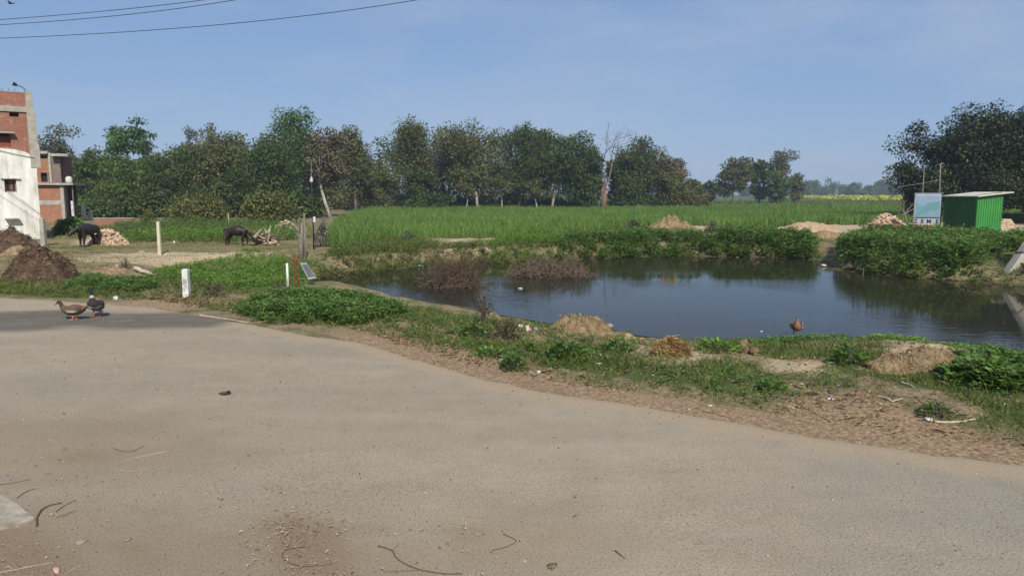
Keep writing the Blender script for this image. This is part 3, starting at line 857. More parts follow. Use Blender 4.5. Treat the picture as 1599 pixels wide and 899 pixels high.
mb.tube([(0, 0, -0.1), (0.03, 0, 1.4), (-0.02, 0.02, 2.9)], [0.42, 0.36, 0.34], 10)
mb.tube([(-0.1, 0, 2.2), (-0.35, 0, 2.9), (-0.4, 0, 3.5)], [0.16, 0.12, 0.07], 6)
x_, z_ = xz_at(942, 328, 88)
tk = empty('cut_trunk', (x_, 88, 0)); mb.build('trunk', BARK_RED, tk, shade=True)
tagit(tk, 'thick reddish cut-off trunk at the foot of the dead tree', 'tree trunk')
tree('spreading_tree', 'dark tree with domed crown right of the dead tree', 992, 100, 325, 214, 88, 'dark', 0.12, 60, 115, 0.38, 0.13, group=TL)
tree('leafy_tree', 'brownish thinning tree beside the domed dark crown', 1045, 102, 325, 234, 86, 'brown', 0.2, 44, 100, 0.36, 0.13, group=TL)
tree('leafy_tree', 'yellow-green low tree below the brownish thinning one', 1055, 96, 325, 268, 84, 'olive', 0.05, 44, 110, 0.34, 0.14, group=TL)
tree('leafy_tree', 'dark low tree right under the domed crown', 975, 94, 326, 280, 70, 'dark', 0.04, 36, 110, 0.34, 0.14, group=TL)
BK_ = 'dense trees filling the back of the wood'
for i, (px, tp, w, lf) in enumerate([(110, 250, 110, 'mid'), (160, 246, 110, 'mid'), (225, 225, 110, 'olive'), (300, 225, 120, 'olive'), (375, 214, 120, 'olive'), (470, 206, 120, 'mid'), (505, 222, 110, 'olive'), (548, 214, 110, 'olive'), (592, 250, 100, 'grey'), (640, 208, 130, 'dark'), (690, 203, 130, 'olive'), (740, 202, 130, 'olive'),
                                     (790, 200, 130, 'olive'), (840, 205, 130, 'dark'), (890, 212, 110, 'dark'), (918, 232, 70, 'dark'), (975, 240, 70, 'dark'), (1010, 226, 100, 'dark'), (1050, 250, 90, 'olive'), (1082, 282, 60, 'olive')]):
    tree('background_tree', 'dense green tree filling the back of the wood behind the front trunks', px, (88 if px < 500 else 106), 327, tp, w, lf, 0.0, 62, 95, 0.40, 0.13, group=BK_, nl=5)
FC = 'clump of trees beyond the right end of the wheat'
tree('leafy_tree', 'small pale tree at the left of the separate far clump', 1104, 150, 318, 284, 40, 'grey', 0.05, 24, 90, 0.5, 0.15, group=FC)
tree('dense_tree', 'rounded dark tree leading the separate far clump', 1146, 140, 318, 247, 66, 'olive', 0.1, 54, 110, 0.5, 0.13, group=FC)
tree('dense_tree', 'dark tree in the middle of the separate far clump', 1188, 142, 318, 252, 44, 'dark', 0.15, 40, 110, 0.5, 0.13, BARK_PALE, 0.3, 0.2, group=FC)
tree('tall_tree', 'tallest airy tree of the separate far clump', 1218, 146, 318, 236, 50, 'grey', 0.35, 42, 80, 0.46, 0.14, group=FC)
tree('leafy_tree', 'green low tree in front of the tallest airy tree', 1216, 138, 318, 266, 56, 'mid', 0.06, 36, 110, 0.46, 0.14, group=FC)
tree('leafy_tree', 'right-hand trailing tree of the separate far clump', 1246, 148, 316, 272, 34, 'olive', 0.1, 24, 90, 0.46, 0.15, group=FC)
# mango
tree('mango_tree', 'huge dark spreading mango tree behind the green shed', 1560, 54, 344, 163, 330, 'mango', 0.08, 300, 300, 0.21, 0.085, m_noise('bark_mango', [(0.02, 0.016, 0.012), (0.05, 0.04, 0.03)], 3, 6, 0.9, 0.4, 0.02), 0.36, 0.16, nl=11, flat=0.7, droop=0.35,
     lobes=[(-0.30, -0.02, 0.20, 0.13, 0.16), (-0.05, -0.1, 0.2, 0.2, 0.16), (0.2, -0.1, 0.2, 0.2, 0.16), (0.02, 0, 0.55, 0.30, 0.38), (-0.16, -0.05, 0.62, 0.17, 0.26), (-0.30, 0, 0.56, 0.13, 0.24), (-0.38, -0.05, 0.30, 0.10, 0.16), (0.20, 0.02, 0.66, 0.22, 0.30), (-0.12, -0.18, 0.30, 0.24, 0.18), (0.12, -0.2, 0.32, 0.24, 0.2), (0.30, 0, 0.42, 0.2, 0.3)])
# far tree line on the horizon
far_px = [(1262, 283, 34, 'mid'), (1280, 290, 30, 'dark'), (1297, 280, 26, 'mid'), (1318, 289, 36, 'dark'), (1338, 286, 32, 'mid'), (1356, 290, 34, 'olive'), (1374, 284, 30, 'dark'), (1392, 276, 30, 'mid'),
          (1408, 286, 34, 'dark'), (1426, 284, 36, 'mid'), (1446, 288, 34, 'mid'), (1470, 286, 40, 'dark'), (1500, 288, 40, 'mid'), (1530, 285, 44, 'dark'), (1565, 287, 44, 'mid'), (1600, 285, 44, 'dark'), (1232, 288, 30, 'dark'), (1205, 289, 34, 'mid'), (1170, 290, 34, 'dark'), (1130, 290, 38, 'dark'), (1090, 289, 40, 'mid')]
proto = {}
for i, (px, tp, wpx, lf) in enumerate(far_px):
    Y = 430 + 25 * ((i * 5) % 4)
    x, zt = xz_at(px, tp, Y)
    if i < 5:
        o = tree('horizon_tree', None, px, Y, 302, tp, wpx * 1.25, lf, 0.02, 34, 70, 1.1, 0.16, group='trees on the horizon', tr=0.3, z0=0.0)
        proto[i] = (o, zt)
    else:
        s, z_s = proto[i % 5]
        o = s.copy(); col.objects.link(o); o.location = (x, Y, 0); k = zt / z_s
        o.scale = (wpx / far_px[i % 5][2], 1, k); o.rotation_euler = (0, 0, 0.0)
        for ch in s.children:
            c = ch.copy(); col.objects.link(c); c.parent = o
            c.matrix_parent_inverse = Matrix.Identity(4)
        for c in o.children: c.rotation_euler = (0, 0, i * 1.3)
    tagit(o, 'small bluish tree in the distant line along the horizon', 'tree', 'trees on the horizon')

# shrubs at the foot of the wood
def shrub(name, label, px, Y, top_py, wpx, leaf, n=26, per=110, L=0.22, base_py=None, z0=0.0, group=None, cat='shrub', stems=True, Wd=0.55):
    x, zt = xz_at(px, top_py, Y)
    H = zt - z0; W = wpx / FPX * Y
    rc = 0.24 * min(W, H * 1.4)
    g = np.random.default_rng(int(px * 3 + top_py))
    P = []
    for k in range(n):
        a = g.random() * 6.28; u = g.random() ** 0.5
        hz = (1 - 0.75 * u * u) * (H - rc * 0.6)
        P.append((math.cos(a) * u * (W / 2 - rc * 0.6), math.sin(a) * u * (W / 2 - rc * 0.6) * 0.8, max(0.12 * H, hz * (0.35 + 0.65 * g.random() ** 0.5))))
    P = np.array(P)
    P[np.argmax(P[:, 2]), 2] = H - rc * 0.5
    t = empty(name, (x, Y, z0))
    link('foliage', crown_mesh(P, rc, per, L, Wd, 0.8, 0.05), LEAF[leaf], t)
    if stems:
        mb = MB()
        for k in range(7):
            q = P[g.integers(len(P))]
            mb.tube([(q[0] * 0.15, q[1] * 0.15, -0.05), (q[0] * 0.5, q[1] * 0.5, q[2] * 0.6), tuple(q)], [0.03 * H / 1.5 + 0.008, 0.02 * H / 1.5 + 0.005, 0.006], 4)
        mb.build('stem', TWIG, t)
    return tagit(t, label, cat, group)

shrub('rounded_bush', 'large rounded yellowish-olive bush in front of the left wood', 308, 50, 297, 112, 'bush', 50, 150, 0.17)
shrub('leafy_bush', 'light green leafy bush behind the right-hand cow', 418, 48, 292, 92, 'bush', 40, 130, 0.20)
shrub('yellow_bush', 'small yellow-leaved bush at the end of the low brick wall', 229, 46, 328, 26, 'yellow', 14, 70, 0.14)
shrub('roadside_bush', 'green bush at the foot of the unfinished brick house', 108, 36, 341, 54, 'weedlt', 26, 120, 0.16)
SG = 'dark undergrowth below the tree row'
for i, (px, tp, w, lf) in enumerate([(128, 305, 70, 'mid'), (180, 300, 80, 'dark'), (240, 292, 60, 'dark'), (350, 285, 80, 'dark'), (470, 290, 60, 'dark'), (525, 296, 60, 'olive'), (565, 300, 70, 'olive'), (620, 302, 60, 'olive'), (660, 300, 60, 'dark'), (705, 304, 60, 'olive'),
                                     (752, 305, 70, 'dark'), (800, 302, 60, 'dark'), (850, 306, 70, 'dark'), (900, 308, 60, 'dark'), (985, 300, 70, 'dark'), (1040, 302, 60, 'olive'), (1078, 300, 50, 'olive')]):
    shrub('undergrowth_shrub', 'dark undergrowth shrub in the shade below the tree row', px, (62 if px < 500 else 96), tp, w * 1.2, lf, 26, 100, 0.30, group=SG)
shrub('lilac_bush', 'lilac-flowered bush beside the thin black pole', 503, 27.5, 338, 30, 'flower', 16, 60, 0.055, Wd=0.7)
shrub('lilac_bush', 'small pale-flowered bush at the front edge of the wheat', 634, 29.5, 361, 36, 'flower', 16, 80, 0.07, z0=-0.02, Wd=0.7)
shrub('dry_bush', 'dark dry bush at the left foot of the far earth mound', 992, 36, 344, 36, 'grey', 14, 80, 0.10)
shrub('dry_bush', 'dark dry bush at the right foot of the far earth mound', 1118, 37, 347, 40, 'grey', 14, 80, 0.10)

# ------------------------------------------------------------------ wheat, mustard
def in_poly_points(poly, n, ymin=-1e9, ymax=1e9):
    a = np.array(poly); lo, hi = a.min(0), a.max(0)
    lo[1] = max(lo[1], ymin); hi[1] = min(hi[1], ymax)
    area = (hi[0] - lo[0]) * (hi[1] - lo[1])
    x = lo[0] + (hi[0] - lo[0]) * RNG.random(n); y = lo[1] + (hi[1] - lo[1]) * RNG.random(n)
    k = sdist(poly, x, y) < 0
    return x[k], y[k]

parts = []
for y0, y1, n, h, w in [(26, 40, 110000, 0.58, 0.022), (40, 56, 95000, 0.60, 0.034), (56, 80, 75000, 0.64, 0.06), (80, 120, 50000, 0.66, 0.11)]:
    x, y = in_poly_points(WHEAT, n, y0, y1)
    vis = np.abs(x) < y * 0.80 + 4
    x, y = x[vis], y[vis]
    c = np.stack([x, y, height(x, y) if y0 < 40 else x * 0], 1)
    hh = h * (0.8 + 0.35 * RNG.random(len(x))) * (0.85 + 0.3 * fbm(x, y, 0.25, 3))
    tint = np.clip(0.05 + 0.55 * fbm(x, y, 0.3, 3) + 0.75 * (RNG.random(len(x)) - 0.35), 0, 1)
    parts.append(blade_arrays(c, hh, w, 0.25 + 0.35 * RNG.random(len(x)), tint, seg2=(y0 < 56)))
V, F, T = join_arrays(parts)
tagit(link('wheat_field', mesh_np('wheat', V, F, {'tint': T}), LEAF['wheat']), 'dense green young wheat field beyond the pond', 'crop', kind='stuff')

parts = []
MUST = [(95, 190), (330, 190), (420, 330), (118, 330)]
x, y = in_poly_points(MUST, 70000)
c = np.stack([x, y, 0.25 + 0.65 * RNG.random(len(x))], 1)
V, F, T = leaf_arrays(c, unit(rand_dir(len(x)) * np.array([1, 1, .3])), unit(rand_dir(len(x)) * 0.5 + np.array([0, -0.3, 1])), 0.9, 0.8, 0.1)
tagit(link('mustard_field', mesh_np('mustard', V, F, {'tint': T}), LEAF['mustard']), 'strip of yellow flowering mustard before the horizon', 'crop', kind='stuff')
FAR = [(20, 112), (100, 108), (140, 150), (160, 188), (60, 188), (30, 150)]
x, y = in_poly_points(FAR, 26000)
c = np.stack([x, y, x * 0], 1)
V, F, T = blade_arrays(c, 0.5 * (0.7 + 0.5 * RNG.random(len(x))), 0.20, 0.5, None, False)
tagit(link('far_crop', mesh_np('far_crop', V, F, {'tint': T}), LEAF['grass']), 'paler green low crop behind the thin fence posts', 'crop', kind='stuff')

# ------------------------------------------------------------------ weeds and grass
def patch_points(px, n, z=-0.1, soft=0.0):
    poly = wpoly(px, z)
    x, y = in_poly_points(poly, n)
    return poly, x, y

def weed_patch(name, label, px, n_plants, h, leafL, mat, per=26, z=0.0, Wd=0.5, cat='weeds', edge=0.5, spread=0.14, top=0.5, keep=None):
    """broad-leaved weeds: every plant a stem with leaves spiralling up it"""
    poly, x, y = patch_points(px, n_plants * 3, z)
    if keep is not None:
        k = keep(x, y); x, y = x[k], y[k]
    k = RNG.permutation(len(x))[:n_plants]; x, y = x[k], y[k]
    sp_ = np.where(RNG.random(len(x)) < 0.3, edge * 0.8, edge * 0.15)     # some plants stray past the edge of the patch
    x = x + RNG.normal(size=len(x)) * sp_; y = y + RNG.normal(size=len(x)) * sp_ * 0.7
    k = (sdist(ROAD, x, y) > 0.06) & ((sdist(poly, x, y) < 0) | (fbm(x, y, 1.6, 3) > 0.5)); x, y = x[k], y[k]
    sd = -sdist(poly, x, y)
    hh = h * (0.35 + 0.65 * smooth(-0.5 * edge, edge, sd)) * (0.65 + 0.6 * fbm(x, y, 0.9, 3)) * (0.75 + 0.4 * RNG.random(len(x)))
    gz = height(x, y)
    ok = gz > WATER_Z - 0.12
    x, y, hh, gz = x[ok], y[ok], hh[ok], gz[ok]
    n = len(x) * per
    X = np.repeat(x, per); Y = np.repeat(y, per); Hh = np.repeat(hh, per); Z = np.repeat(gz, per)
    t = RNG.random(n) ** 0.6
    a = RNG.random(n) * 6.283
    out = np.stack([np.cos(a), np.sin(a), 0 * a], 1)
    lean = np.repeat(rand_dir(len(x)) * np.array([1, 1, 0]) * 0.25, per, 0)
    C = np.stack([X, Y, Z + t * Hh], 1) + lean * (t * Hh)[:, None] + out * (RNG.random(n) * spread * (1.1 - 0.6 * t))[:, None]
    Dr = unit(out + np.stack([0 * a, 0 * a, 0.55 * RNG.random(n) - 0.15 + 0.3 * t], 1))
    Nn = unit(np.array([0, 0, 1.0]) + 0.35 * rand_dir(n))
    ln = leafL * (0.55 + 0.75 * RNG.random(n)) * (1.1 - 0.35 * t)
    tint = np.clip(0.15 + 0.45 * RNG.random(n) + 0.35 * np.repeat(RNG.random(len(x)), per) + 0.12 * (t - 0.5), 0, 1)
    V, F, T = leaf_arrays(C, Dr, Nn, ln, ln * Wd, 0.10, tint)
    me = mesh_np(name, V, F, {'tint': T})
    ns = len(x) // 3                                   # seed stalks and grass blades standing up through the leaves
    k = RNG.integers(0, len(x), ns * 4)
    cc = np.stack([x[k] + RNG.normal(size=ns * 4) * spread * .6, y[k] + RNG.normal(size=ns * 4) * spread * .6, gz[k]], 1)
    A = blade_arrays(cc, hh[k] * (0.7 + 0.75 * RNG.random(ns * 4)), 0.006 + 0.07 * leafL, 0.2 + 0.4 * RNG.random(ns * 4), np.clip(0.25 + 0.75 * RNG.random(ns * 4), 0, 1), True)
    o = link(name, me, LEAF[mat])
    st = link('stalks', mesh_np('stalks', A[0], A[1], {'tint': A[2]}), LEAF['grass'], o); st['kind'] = 'stuff'
    return tagit(o, label, cat, kind='stuff')

# far bank, right to left
weed_patch('broadleaf_weeds', 'tall dark broad-leaved weeds along the far bank below the green shed', [(1300, 417), (1310, 404), (1340, 396), (1420, 394), (1500, 396), (1590, 400), (1700, 410), (1760, 424), (1640, 416), (1570, 414), (1545, 426), (1528, 436), (1505, 439), (1430, 434), (1350, 427)], 1250, 0.64, 0.17, 'weed', 30, z=-0.42, edge=0.35)
weed_patch('broadleaf_weeds', 'dark broad-leaved weeds on the far bank below the sand pile', [(1090, 399), (1140, 390), (1200, 387), (1265, 392), (1284, 407), (1220, 402), (1120, 400)], 520, 0.62, 0.16, 'weed', 28, z=-0.42, edge=0.4)
weed_patch('broadleaf_weeds', 'mid-height weeds on the far bank below the earth mound', [(870, 405), (880, 392), (960, 387), (1060, 388), (1110, 392), (1105, 400), (980, 402)], 760, 0.50, 0.14, 'weed', 26, z=-0.42, edge=0.5)
weed_patch('bank_weeds', 'low dark weeds behind the leaning concrete pole', [(1592, 438), (1604, 424), (1700, 428), (1780, 436), (1790, 462), (1660, 452), (1612, 446)], 300, 0.30, 0.13, 'weed', 24, z=-0.42, edge=0.3)
weed_patch('bank_weeds', 'thin low grass on the bare bank left of the leaning concrete pole', [(1500, 440), (1535, 418), (1600, 412), (1700, 416), (1760, 440), (1640, 446), (1560, 443)], 420, 0.14, 0.07, 'olivew', 20, z=-0.40, edge=0.3)
weed_patch('bank_weeds', 'olive weeds on the tan bank behind the two brush heaps', [(690, 408), (715, 392), (800, 384), (890, 380), (890, 392), (790, 400), (770, 409)], 520, 0.20, 0.075, 'olivew', 22, z=-0.2, edge=0.4)
weed_patch('bank_weeds', 'bright light-green weeds on the far bank in front of the wheat', [(750, 410), (780, 392), (830, 380), (885, 378), (890, 404), (840, 408)], 520, 0.40, 0.09, 'weedlt', 30, z=-0.35)
weed_patch('bank_weeds', 'olive-green creeping weeds along the far bank left of the twig heap', [(496, 430), (530, 402), (600, 390), (660, 392), (700, 400), (770, 402), (740, 411), (620, 419), (560, 426)], 850, 0.28, 0.085, 'olivew', 26, z=-0.35)
weed_patch('hollow_weeds', 'bright green weeds filling the hollow behind the white stub post', [(236, 455), (250, 428), (330, 412), (400, 406), (468, 410), (500, 422), (488, 450), (450, 464), (380, 474), (300, 466)], 900, 0.30, 0.085, 'weedlt', 26, z=-0.3)
weed_patch('field_weeds', 'bright green weeds along the track around the right-hand cow', [(190, 372), (260, 368), (330, 366), (420, 366), (480, 368), (480, 376), (400, 378), (300, 380), (200, 380)], 520, 0.42, 0.13, 'weedlt', 20)
weed_patch('field_weeds', 'darker grass and weeds below the low brick wall', [(150, 362), (200, 352), (300, 350), (460, 352), (470, 366), (330, 368), (200, 372)], 620, 0.45, 0.15, 'weed', 18)
weed_patch('roadside_weeds', 'lush leafy weeds at the road edge in the middle left', [(372, 490), (400, 474), (440, 466), (500, 462), (560, 470), (610, 482), (645, 494), (600, 508), (540, 511), (440, 509), (390, 502)], 520, 0.24, 0.085, 'weed', 30, z=-0.05, edge=0.25)
weed_patch('creeping_weeds', 'dark creeping weeds below the brown dung mound', [(95, 452), (130, 434), (200, 438), (250, 450), (240, 462), (160, 460)], 260, 0.16, 0.085, 'weed', 22, z=-0.05, edge=0.3)
weed_patch('shore_weeds', 'leafy weeds fringing the near shore behind the right-hand earth mound', [(1335, 535), (1360, 527), (1440, 531), (1520, 543), (1600, 556), (1640, 580), (1590, 572), (1500, 556), (1400, 545)], 330, 0.14, 0.075, 'weedlt', 18, z=-0.3, edge=0.2)
weed_patch('shore_weeds', 'thin weeds fringing the near shore by the brown duck', [(1090, 532), (1180, 530), (1250, 528), (1330, 530), (1320, 545), (1200, 548), (1100, 545)], 200, 0.10, 0.07, 'weed', 14, z=-0.3, edge=0.2)
weed_patch('corner_weeds', 'dark broad-leaved weeds at the right edge beside the verge', [(1480, 610), (1510, 580), (1570, 588), (1640, 600), (1660, 640), (1560, 632), (1500, 625)], 170, 0.24, 0.11, 'weed', 26, z=-0.08, edge=0.2)

def plant(name, label, px, py, h, r, leafL, mat, n=130, Wd=0.5, twigs=0):
    b = ground(px, py)
    t = empty(name, b)
    a = RNG.random(n) * 6.283; u = RNG.random(n) ** 0.5; tt = RNG.random(n)
    C = np.stack([np.cos(a) * u * r * (1 - 0.5 * tt), np.sin(a) * u * r * (1 - 0.5 * tt), h * (0.06 + 0.94 * tt) * (1 - 0.45 * u)], 1)
    d = unit(np.stack([np.cos(a), np.sin(a), 0.1 + 0.6 * RNG.random(n)], 1) + 0.5 * rand_dir(n))
    ln = leafL * (0.6 + 0.7 * RNG.random(n))
    V, F, T = leaf_arrays(C, d, unit(np.array([0, 0, 1.]) + 0.5 * rand_dir(n)), ln, ln * Wd, 0.1)
    link('foliage', mesh_np('foliage', V, F, {'tint': T}), LEAF[mat], t)
    mb = MB()
    for k in range(6 + twigs):
        aa = random.random() * 6.28; q = random.random() * r
        hh = h * (0.6 + 0.5 * random.random())
        mb.tube([(0.02 * math.cos(aa), 0.02 * math.sin(aa), -0.02), (q * 0.5 * math.cos(aa), q * 0.5 * math.sin(aa), hh * 0.6), (q * math.cos(aa), q * math.sin(aa), hh)], [0.006, 0.004, 0.002], 4)
    mb.build('stem', TWIG, t)
    return tagit(t, label, 'plant')

plant('weed_clump', 'compact dark green clump standing alone at the road-side litter', 800, 577, 0.20, 0.15, 0.07, 'weed', 190)
plant('weed_clump', 'wide green clump below the tan mound on the near bank', 885, 556, 0.20, 0.30, 0.075, 'weed', 260)
plant('weed_clump', 'green clump directly left of the dry brown bush', 742, 527, 0.26, 0.24, 0.07, 'weed', 200)
plant('weed_clump', 'small green clump left of the compact dark clump', 768, 556, 0.12, 0.24, 0.06, 'weedlt', 160)
plant('flowering_weed', 'tall thin weed with pale flowers at the water edge', 757, 505, 0.55, 0.20, 0.06, 'grey', 120, twigs=8)
plant('dry_bush', 'dry brown twiggy bush beside the white and pink bags', 790, 531, 0.34, 0.32, 0.045, 'brown', 420, twigs=40)
plant('weed_clump', 'low green clump right of the tan near mound', 965, 548, 0.16, 0.30, 0.065, 'weed', 220)
plant('weed_clump', 'small green clump left of the pointed stone', 1120, 548, 0.16, 0.32, 0.07, 'weedlt', 200)
plant('weed_clump', 'low green clump at the left edge of the right-hand mound', 1325, 568, 0.26, 0.22, 0.09, 'weed', 160)
plant('weed_clump', 'grassy green clump in front of the bare forked weed', 1462, 648, 0.13, 0.16, 0.05, 'weed', 160)
plant('weed_clump', 'small green clump by the white scraps on the verge', 820, 548, 0.16, 0.16, 0.07, 'weedlt', 120)
plant('weed_clump', 'light green clump below the brown duck', 1205, 608, 0.11, 0.16, 0.06, 'weedlt', 110)
plant('dry_bush', 'thin brown dry tuft on the sandy track behind the dung mound', 197, 424, 0.42, 0.16, 0.05, 'brown', 120, twigs=16)
plant('dry_bush', 'brownish dry patch of stems in the bright hollow weeds', 335, 463, 0.34, 0.26, 0.05, 'brown', 260, twigs=24)
plant('dry_bush', 'dry grey-brown brush round the foot of the white pole', 440, 464, 0.30, 0.26, 0.045, 'brown', 240, twigs=30)

def on_verge(x, y):
    return (RNG.random(len(x)) > 0.9 * union(LITTER_PX, x, y, z=0)) & (RNG.random(len(x)) > 0.7 * union(SAND_PX, x, y)) & (fbm(x, y, 0.9, 3) > 0.46) & (sdist(ROAD, x, y) > 0.15)
VERGE_PX = [(560, 520), (600, 472), (700, 482), (810, 496), (950, 514), (1090, 534), (1340, 532), (1599, 560), (1700, 700), (1420, 690), (1200, 655), (1000, 622), (850, 600), (700, 565)]
weed_patch('verge_weeds', 'scattered small leafy weeds dotted through the verge grass', VERGE_PX, 900, 0.09, 0.045, 'weed', 14, z=-0.1, keep=on_verge, spread=0.07)
weed_patch('verge_weeds', 'scattered yellowish seedlings dotted through the verge grass', VERGE_PX, 900, 0.07, 0.035, 'olivew', 12, z=-0.1, keep=on_verge, spread=0.06)
weed_patch('roadside_weeds', 'sparse seedlings on the left verge between the ducks and the white stub', [(-40, 446), (100, 450), (240, 462), (370, 478), (420, 500), (240, 472), (-40, 464)], 400, 0.09, 0.05, 'olivew', 14, z=-0.05, spread=0.07)
# short grass of the verge: thick where the green patches are, thin elsewhere
VERGE = wpoly([(-60, 440), (240, 440), (380, 462), (500, 462), (660, 476), (800, 496), (950, 512), (1100, 532), (1340, 530), (1599, 556), (1800, 585), (1800, 745), (1599, 716), (1420, 697), (1200, 662), (1000, 628), (850, 605), (700, 572), (560, 526), (400, 502), (240, 476), (-60, 462)], -0.1)
parts = []
x, y = in_poly_points(VERGE, 420000)
gm = union(GREEN_PX, x, y)
nz_ = fbm(x, y, 1.1, 4); n2 = fbm(x, y, 5.0, 3)
lit = union(LITTER_PX, x, y, z=0); snd = union(SAND_PX, x, y)
dens = np.clip((0.32 * smooth(0.42, 0.56, nz_ + 0.3 * (n2 - 0.5)) + 0.9 * gm * smooth(0.38, 0.54, nz_ + 0.5 * (n2 - 0.5))) * (1 - 0.8 * lit) * (1 - 0.85 * snd), 0.0, 1)
k = RNG.random(len(x)) < dens
x, y = x[k], y[k]
keep = (sdist(ROAD, x, y) > 0.12) & (sdist(POND, x, y) > 0.05)
x, y = x[keep], y[keep]
c = np.stack([x, y, height(x, y) - 0.005], 1)
hh = (0.03 + 0.06 * RNG.random(len(x)) * (0.5 + fbm(x, y, 1.7, 3))) * np.where(RNG.random(len(x)) < 0.06, 2.2, 1.0)
parts.append(blade_arrays(c, hh, 0.009 + 0.0007 * y, 0.4 + 0.5 * RNG.random(len(x)), np.clip(0.1 + 0.75 * RNG.random(len(x)) + 0.5 * (fbm(x, y, 0.8, 3) - 0.5), 0, 1), False))
x, y = in_poly_points(VERGE, 60000)
k = (RNG.random(len(x)) < 0.55 * smooth(0.46, 0.62, fbm(x + 40, y + 11, 1.3, 4))) & (sdist(ROAD, x, y) > 0.2) & (sdist(POND, x, y) > 0.1)
x, y = x[k], y[k]
parts.append(blade_arrays(np.stack([x, y, height(x, y) - 0.005], 1), 0.04 + 0.10 * RNG.random(len(x)), 0.008 + 0.0006 * y, 0.5 + 0.6 * RNG.random(len(x)), 0.88 + 0.12 * RNG.random(len(x)), False))
V, F, T = join_arrays(parts)
tagit(link('verge_grass', mesh_np('verge_grass', V, F, {'tint': T}), LEAF['grass']), 'short patchy grass on the verge between road and pond', 'grass', kind='stuff')

# short olive grass of the far ground and the track edges
parts = []
for px, n, h in [([(-60, 398), (0, 388), (120, 380), (500, 376), (560, 372), (500, 392), (240, 398), (60, 404)], 90000, 0.045),
                 ([(-60, 440), (30, 410), (120, 400), (240, 398), (470, 402), (480, 412), (230, 425), (120, 440)], 34000, 0.045),
                 ([(500, 400), (560, 378), (700, 376), (900, 366), (1000, 366), (980, 380), (880, 392), (760, 402), (560, 424)], 42000, 0.14),
                 ([(60, 374), (140, 352), (480, 350), (500, 376), (200, 382)], 34000, 0.20),
                 ([(1120, 376), (1300, 366), (1600, 372), (1620, 386), (1300, 386), (1120, 386)], 9000, 0.12)]:
    poly, x, y = patch_points(px, n, -0.05)
    k = (RNG.random(len(x)) < np.clip(0.15 + 1.6 * (fbm(x, y, 0.7, 4) - 0.32), 0.05, 1)) & (sdist(POND, x, y) > 0)
    x, y = x[k], y[k]
    c = np.stack([x, y, height(x, y) - 0.01], 1)
    parts.append(blade_arrays(c, h * (0.6 + 0.8 * RNG.random(len(x))), 0.02 if h < .06 else 0.03, 0.5, np.clip(0.2 + 0.8 * RNG.random(len(x)), 0, 1), False))
V, F, T = join_arrays(parts)
tagit(link('meadow_grass', mesh_np('meadow_grass', V, F, {'tint': T}), LEAF['grass']), 'thin olive grass on the track and bank beyond the road', 'grass', kind='stuff')

# dry leaf litter and chips between road and grass
parts = []
x, y = in_poly_points(VERGE, 480000)
lit = union(LITTER_PX, x, y, z=0)
k = RNG.random(len(x)) < np.clip(0.10 + 0.55 * lit * smooth(0.28, 0.58, fbm(x, y, 1.4, 4)), 0, 1)
x, y = x[k], y[k]
xb, yb = [], []
for px, n in [([(400, 815), (470, 800), (545, 830), (570, 890), (520, 930), (420, 900)], 4200), ([(-150, 805), (60, 815), (110, 850), (190, 940), (-150, 980)], 6000), ([(-100, 700), (500, 760), (800, 820), (900, 960), (-100, 960)], 6500), ([(500, 560), (1400, 720), (1600, 900), (0, 900), (0, 560)], 1500), ([(430, 505), (740, 580), (700, 592), (540, 545), (420, 525)], 900)]:
    _, a_, b_ = patch_points(px, n, 0.0)
    kk = RNG.random(len(a_)) < smooth(0.38, 0.62, fbm(a_, b_, 2.3, 4)) + 0.12
    a_, b_ = a_[kk] + RNG.normal(size=kk.sum()) * 0.10, b_[kk] + RNG.normal(size=kk.sum()) * 0.10
    xb.append(a_); yb.append(b_)
nb = sum(len(a_) for a_ in xb)
xr, yr = np.concatenate(xb), np.concatenate(yb)
sizek = np.concatenate([np.ones(len(x)), np.full(nb, 0.30)])
zc = np.concatenate([np.maximum(height(x, y), -0.5) + 0.004, np.full(nb, 0.008)])
x = np.concatenate([x, xr]); y = np.concatenate([y, yr])
c = np.stack([x, y, zc + 0.012 * RNG.random(len(x))], 1)
a = RNG.random(len(x)) * 6.283
Dr = unit(np.stack([np.cos(a), np.sin(a), 0.35 * RNG.normal(size=len(x)) * 0.6], 1))
ln = (0.012 + 0.05 * RNG.random(len(x)) ** 2.2) * (0.6 + 0.06 * y) * sizek
lng = RNG.random(len(x)) < 0.10
ln = np.where(lng, ln * 2.2 + 0.03 * sizek, ln)
wd = np.where(lng, 0.006 + 0.004 * RNG.random(len(x)), ln * (0.14 + 0.5 * RNG.random(len(x)) ** 2.5))
tn_ = np.where(lng, 0.55 + 0.35 * RNG.random(len(x)), RNG.random(len(x)) * 0.9)
V, F, T = leaf_arrays(c, Dr, unit(np.array([0, 0, 1.]) + 0.5 * rand_dir(len(x))), ln, wd, 0.12, tn_)
tagit(link('leaf_litter', mesh_np('leaf_litter', V, F, {'tint': T}), LEAF['chips']), 'brown dry leaf litter and wood chips scattered along the road edge', 'litter', kind='stuff')
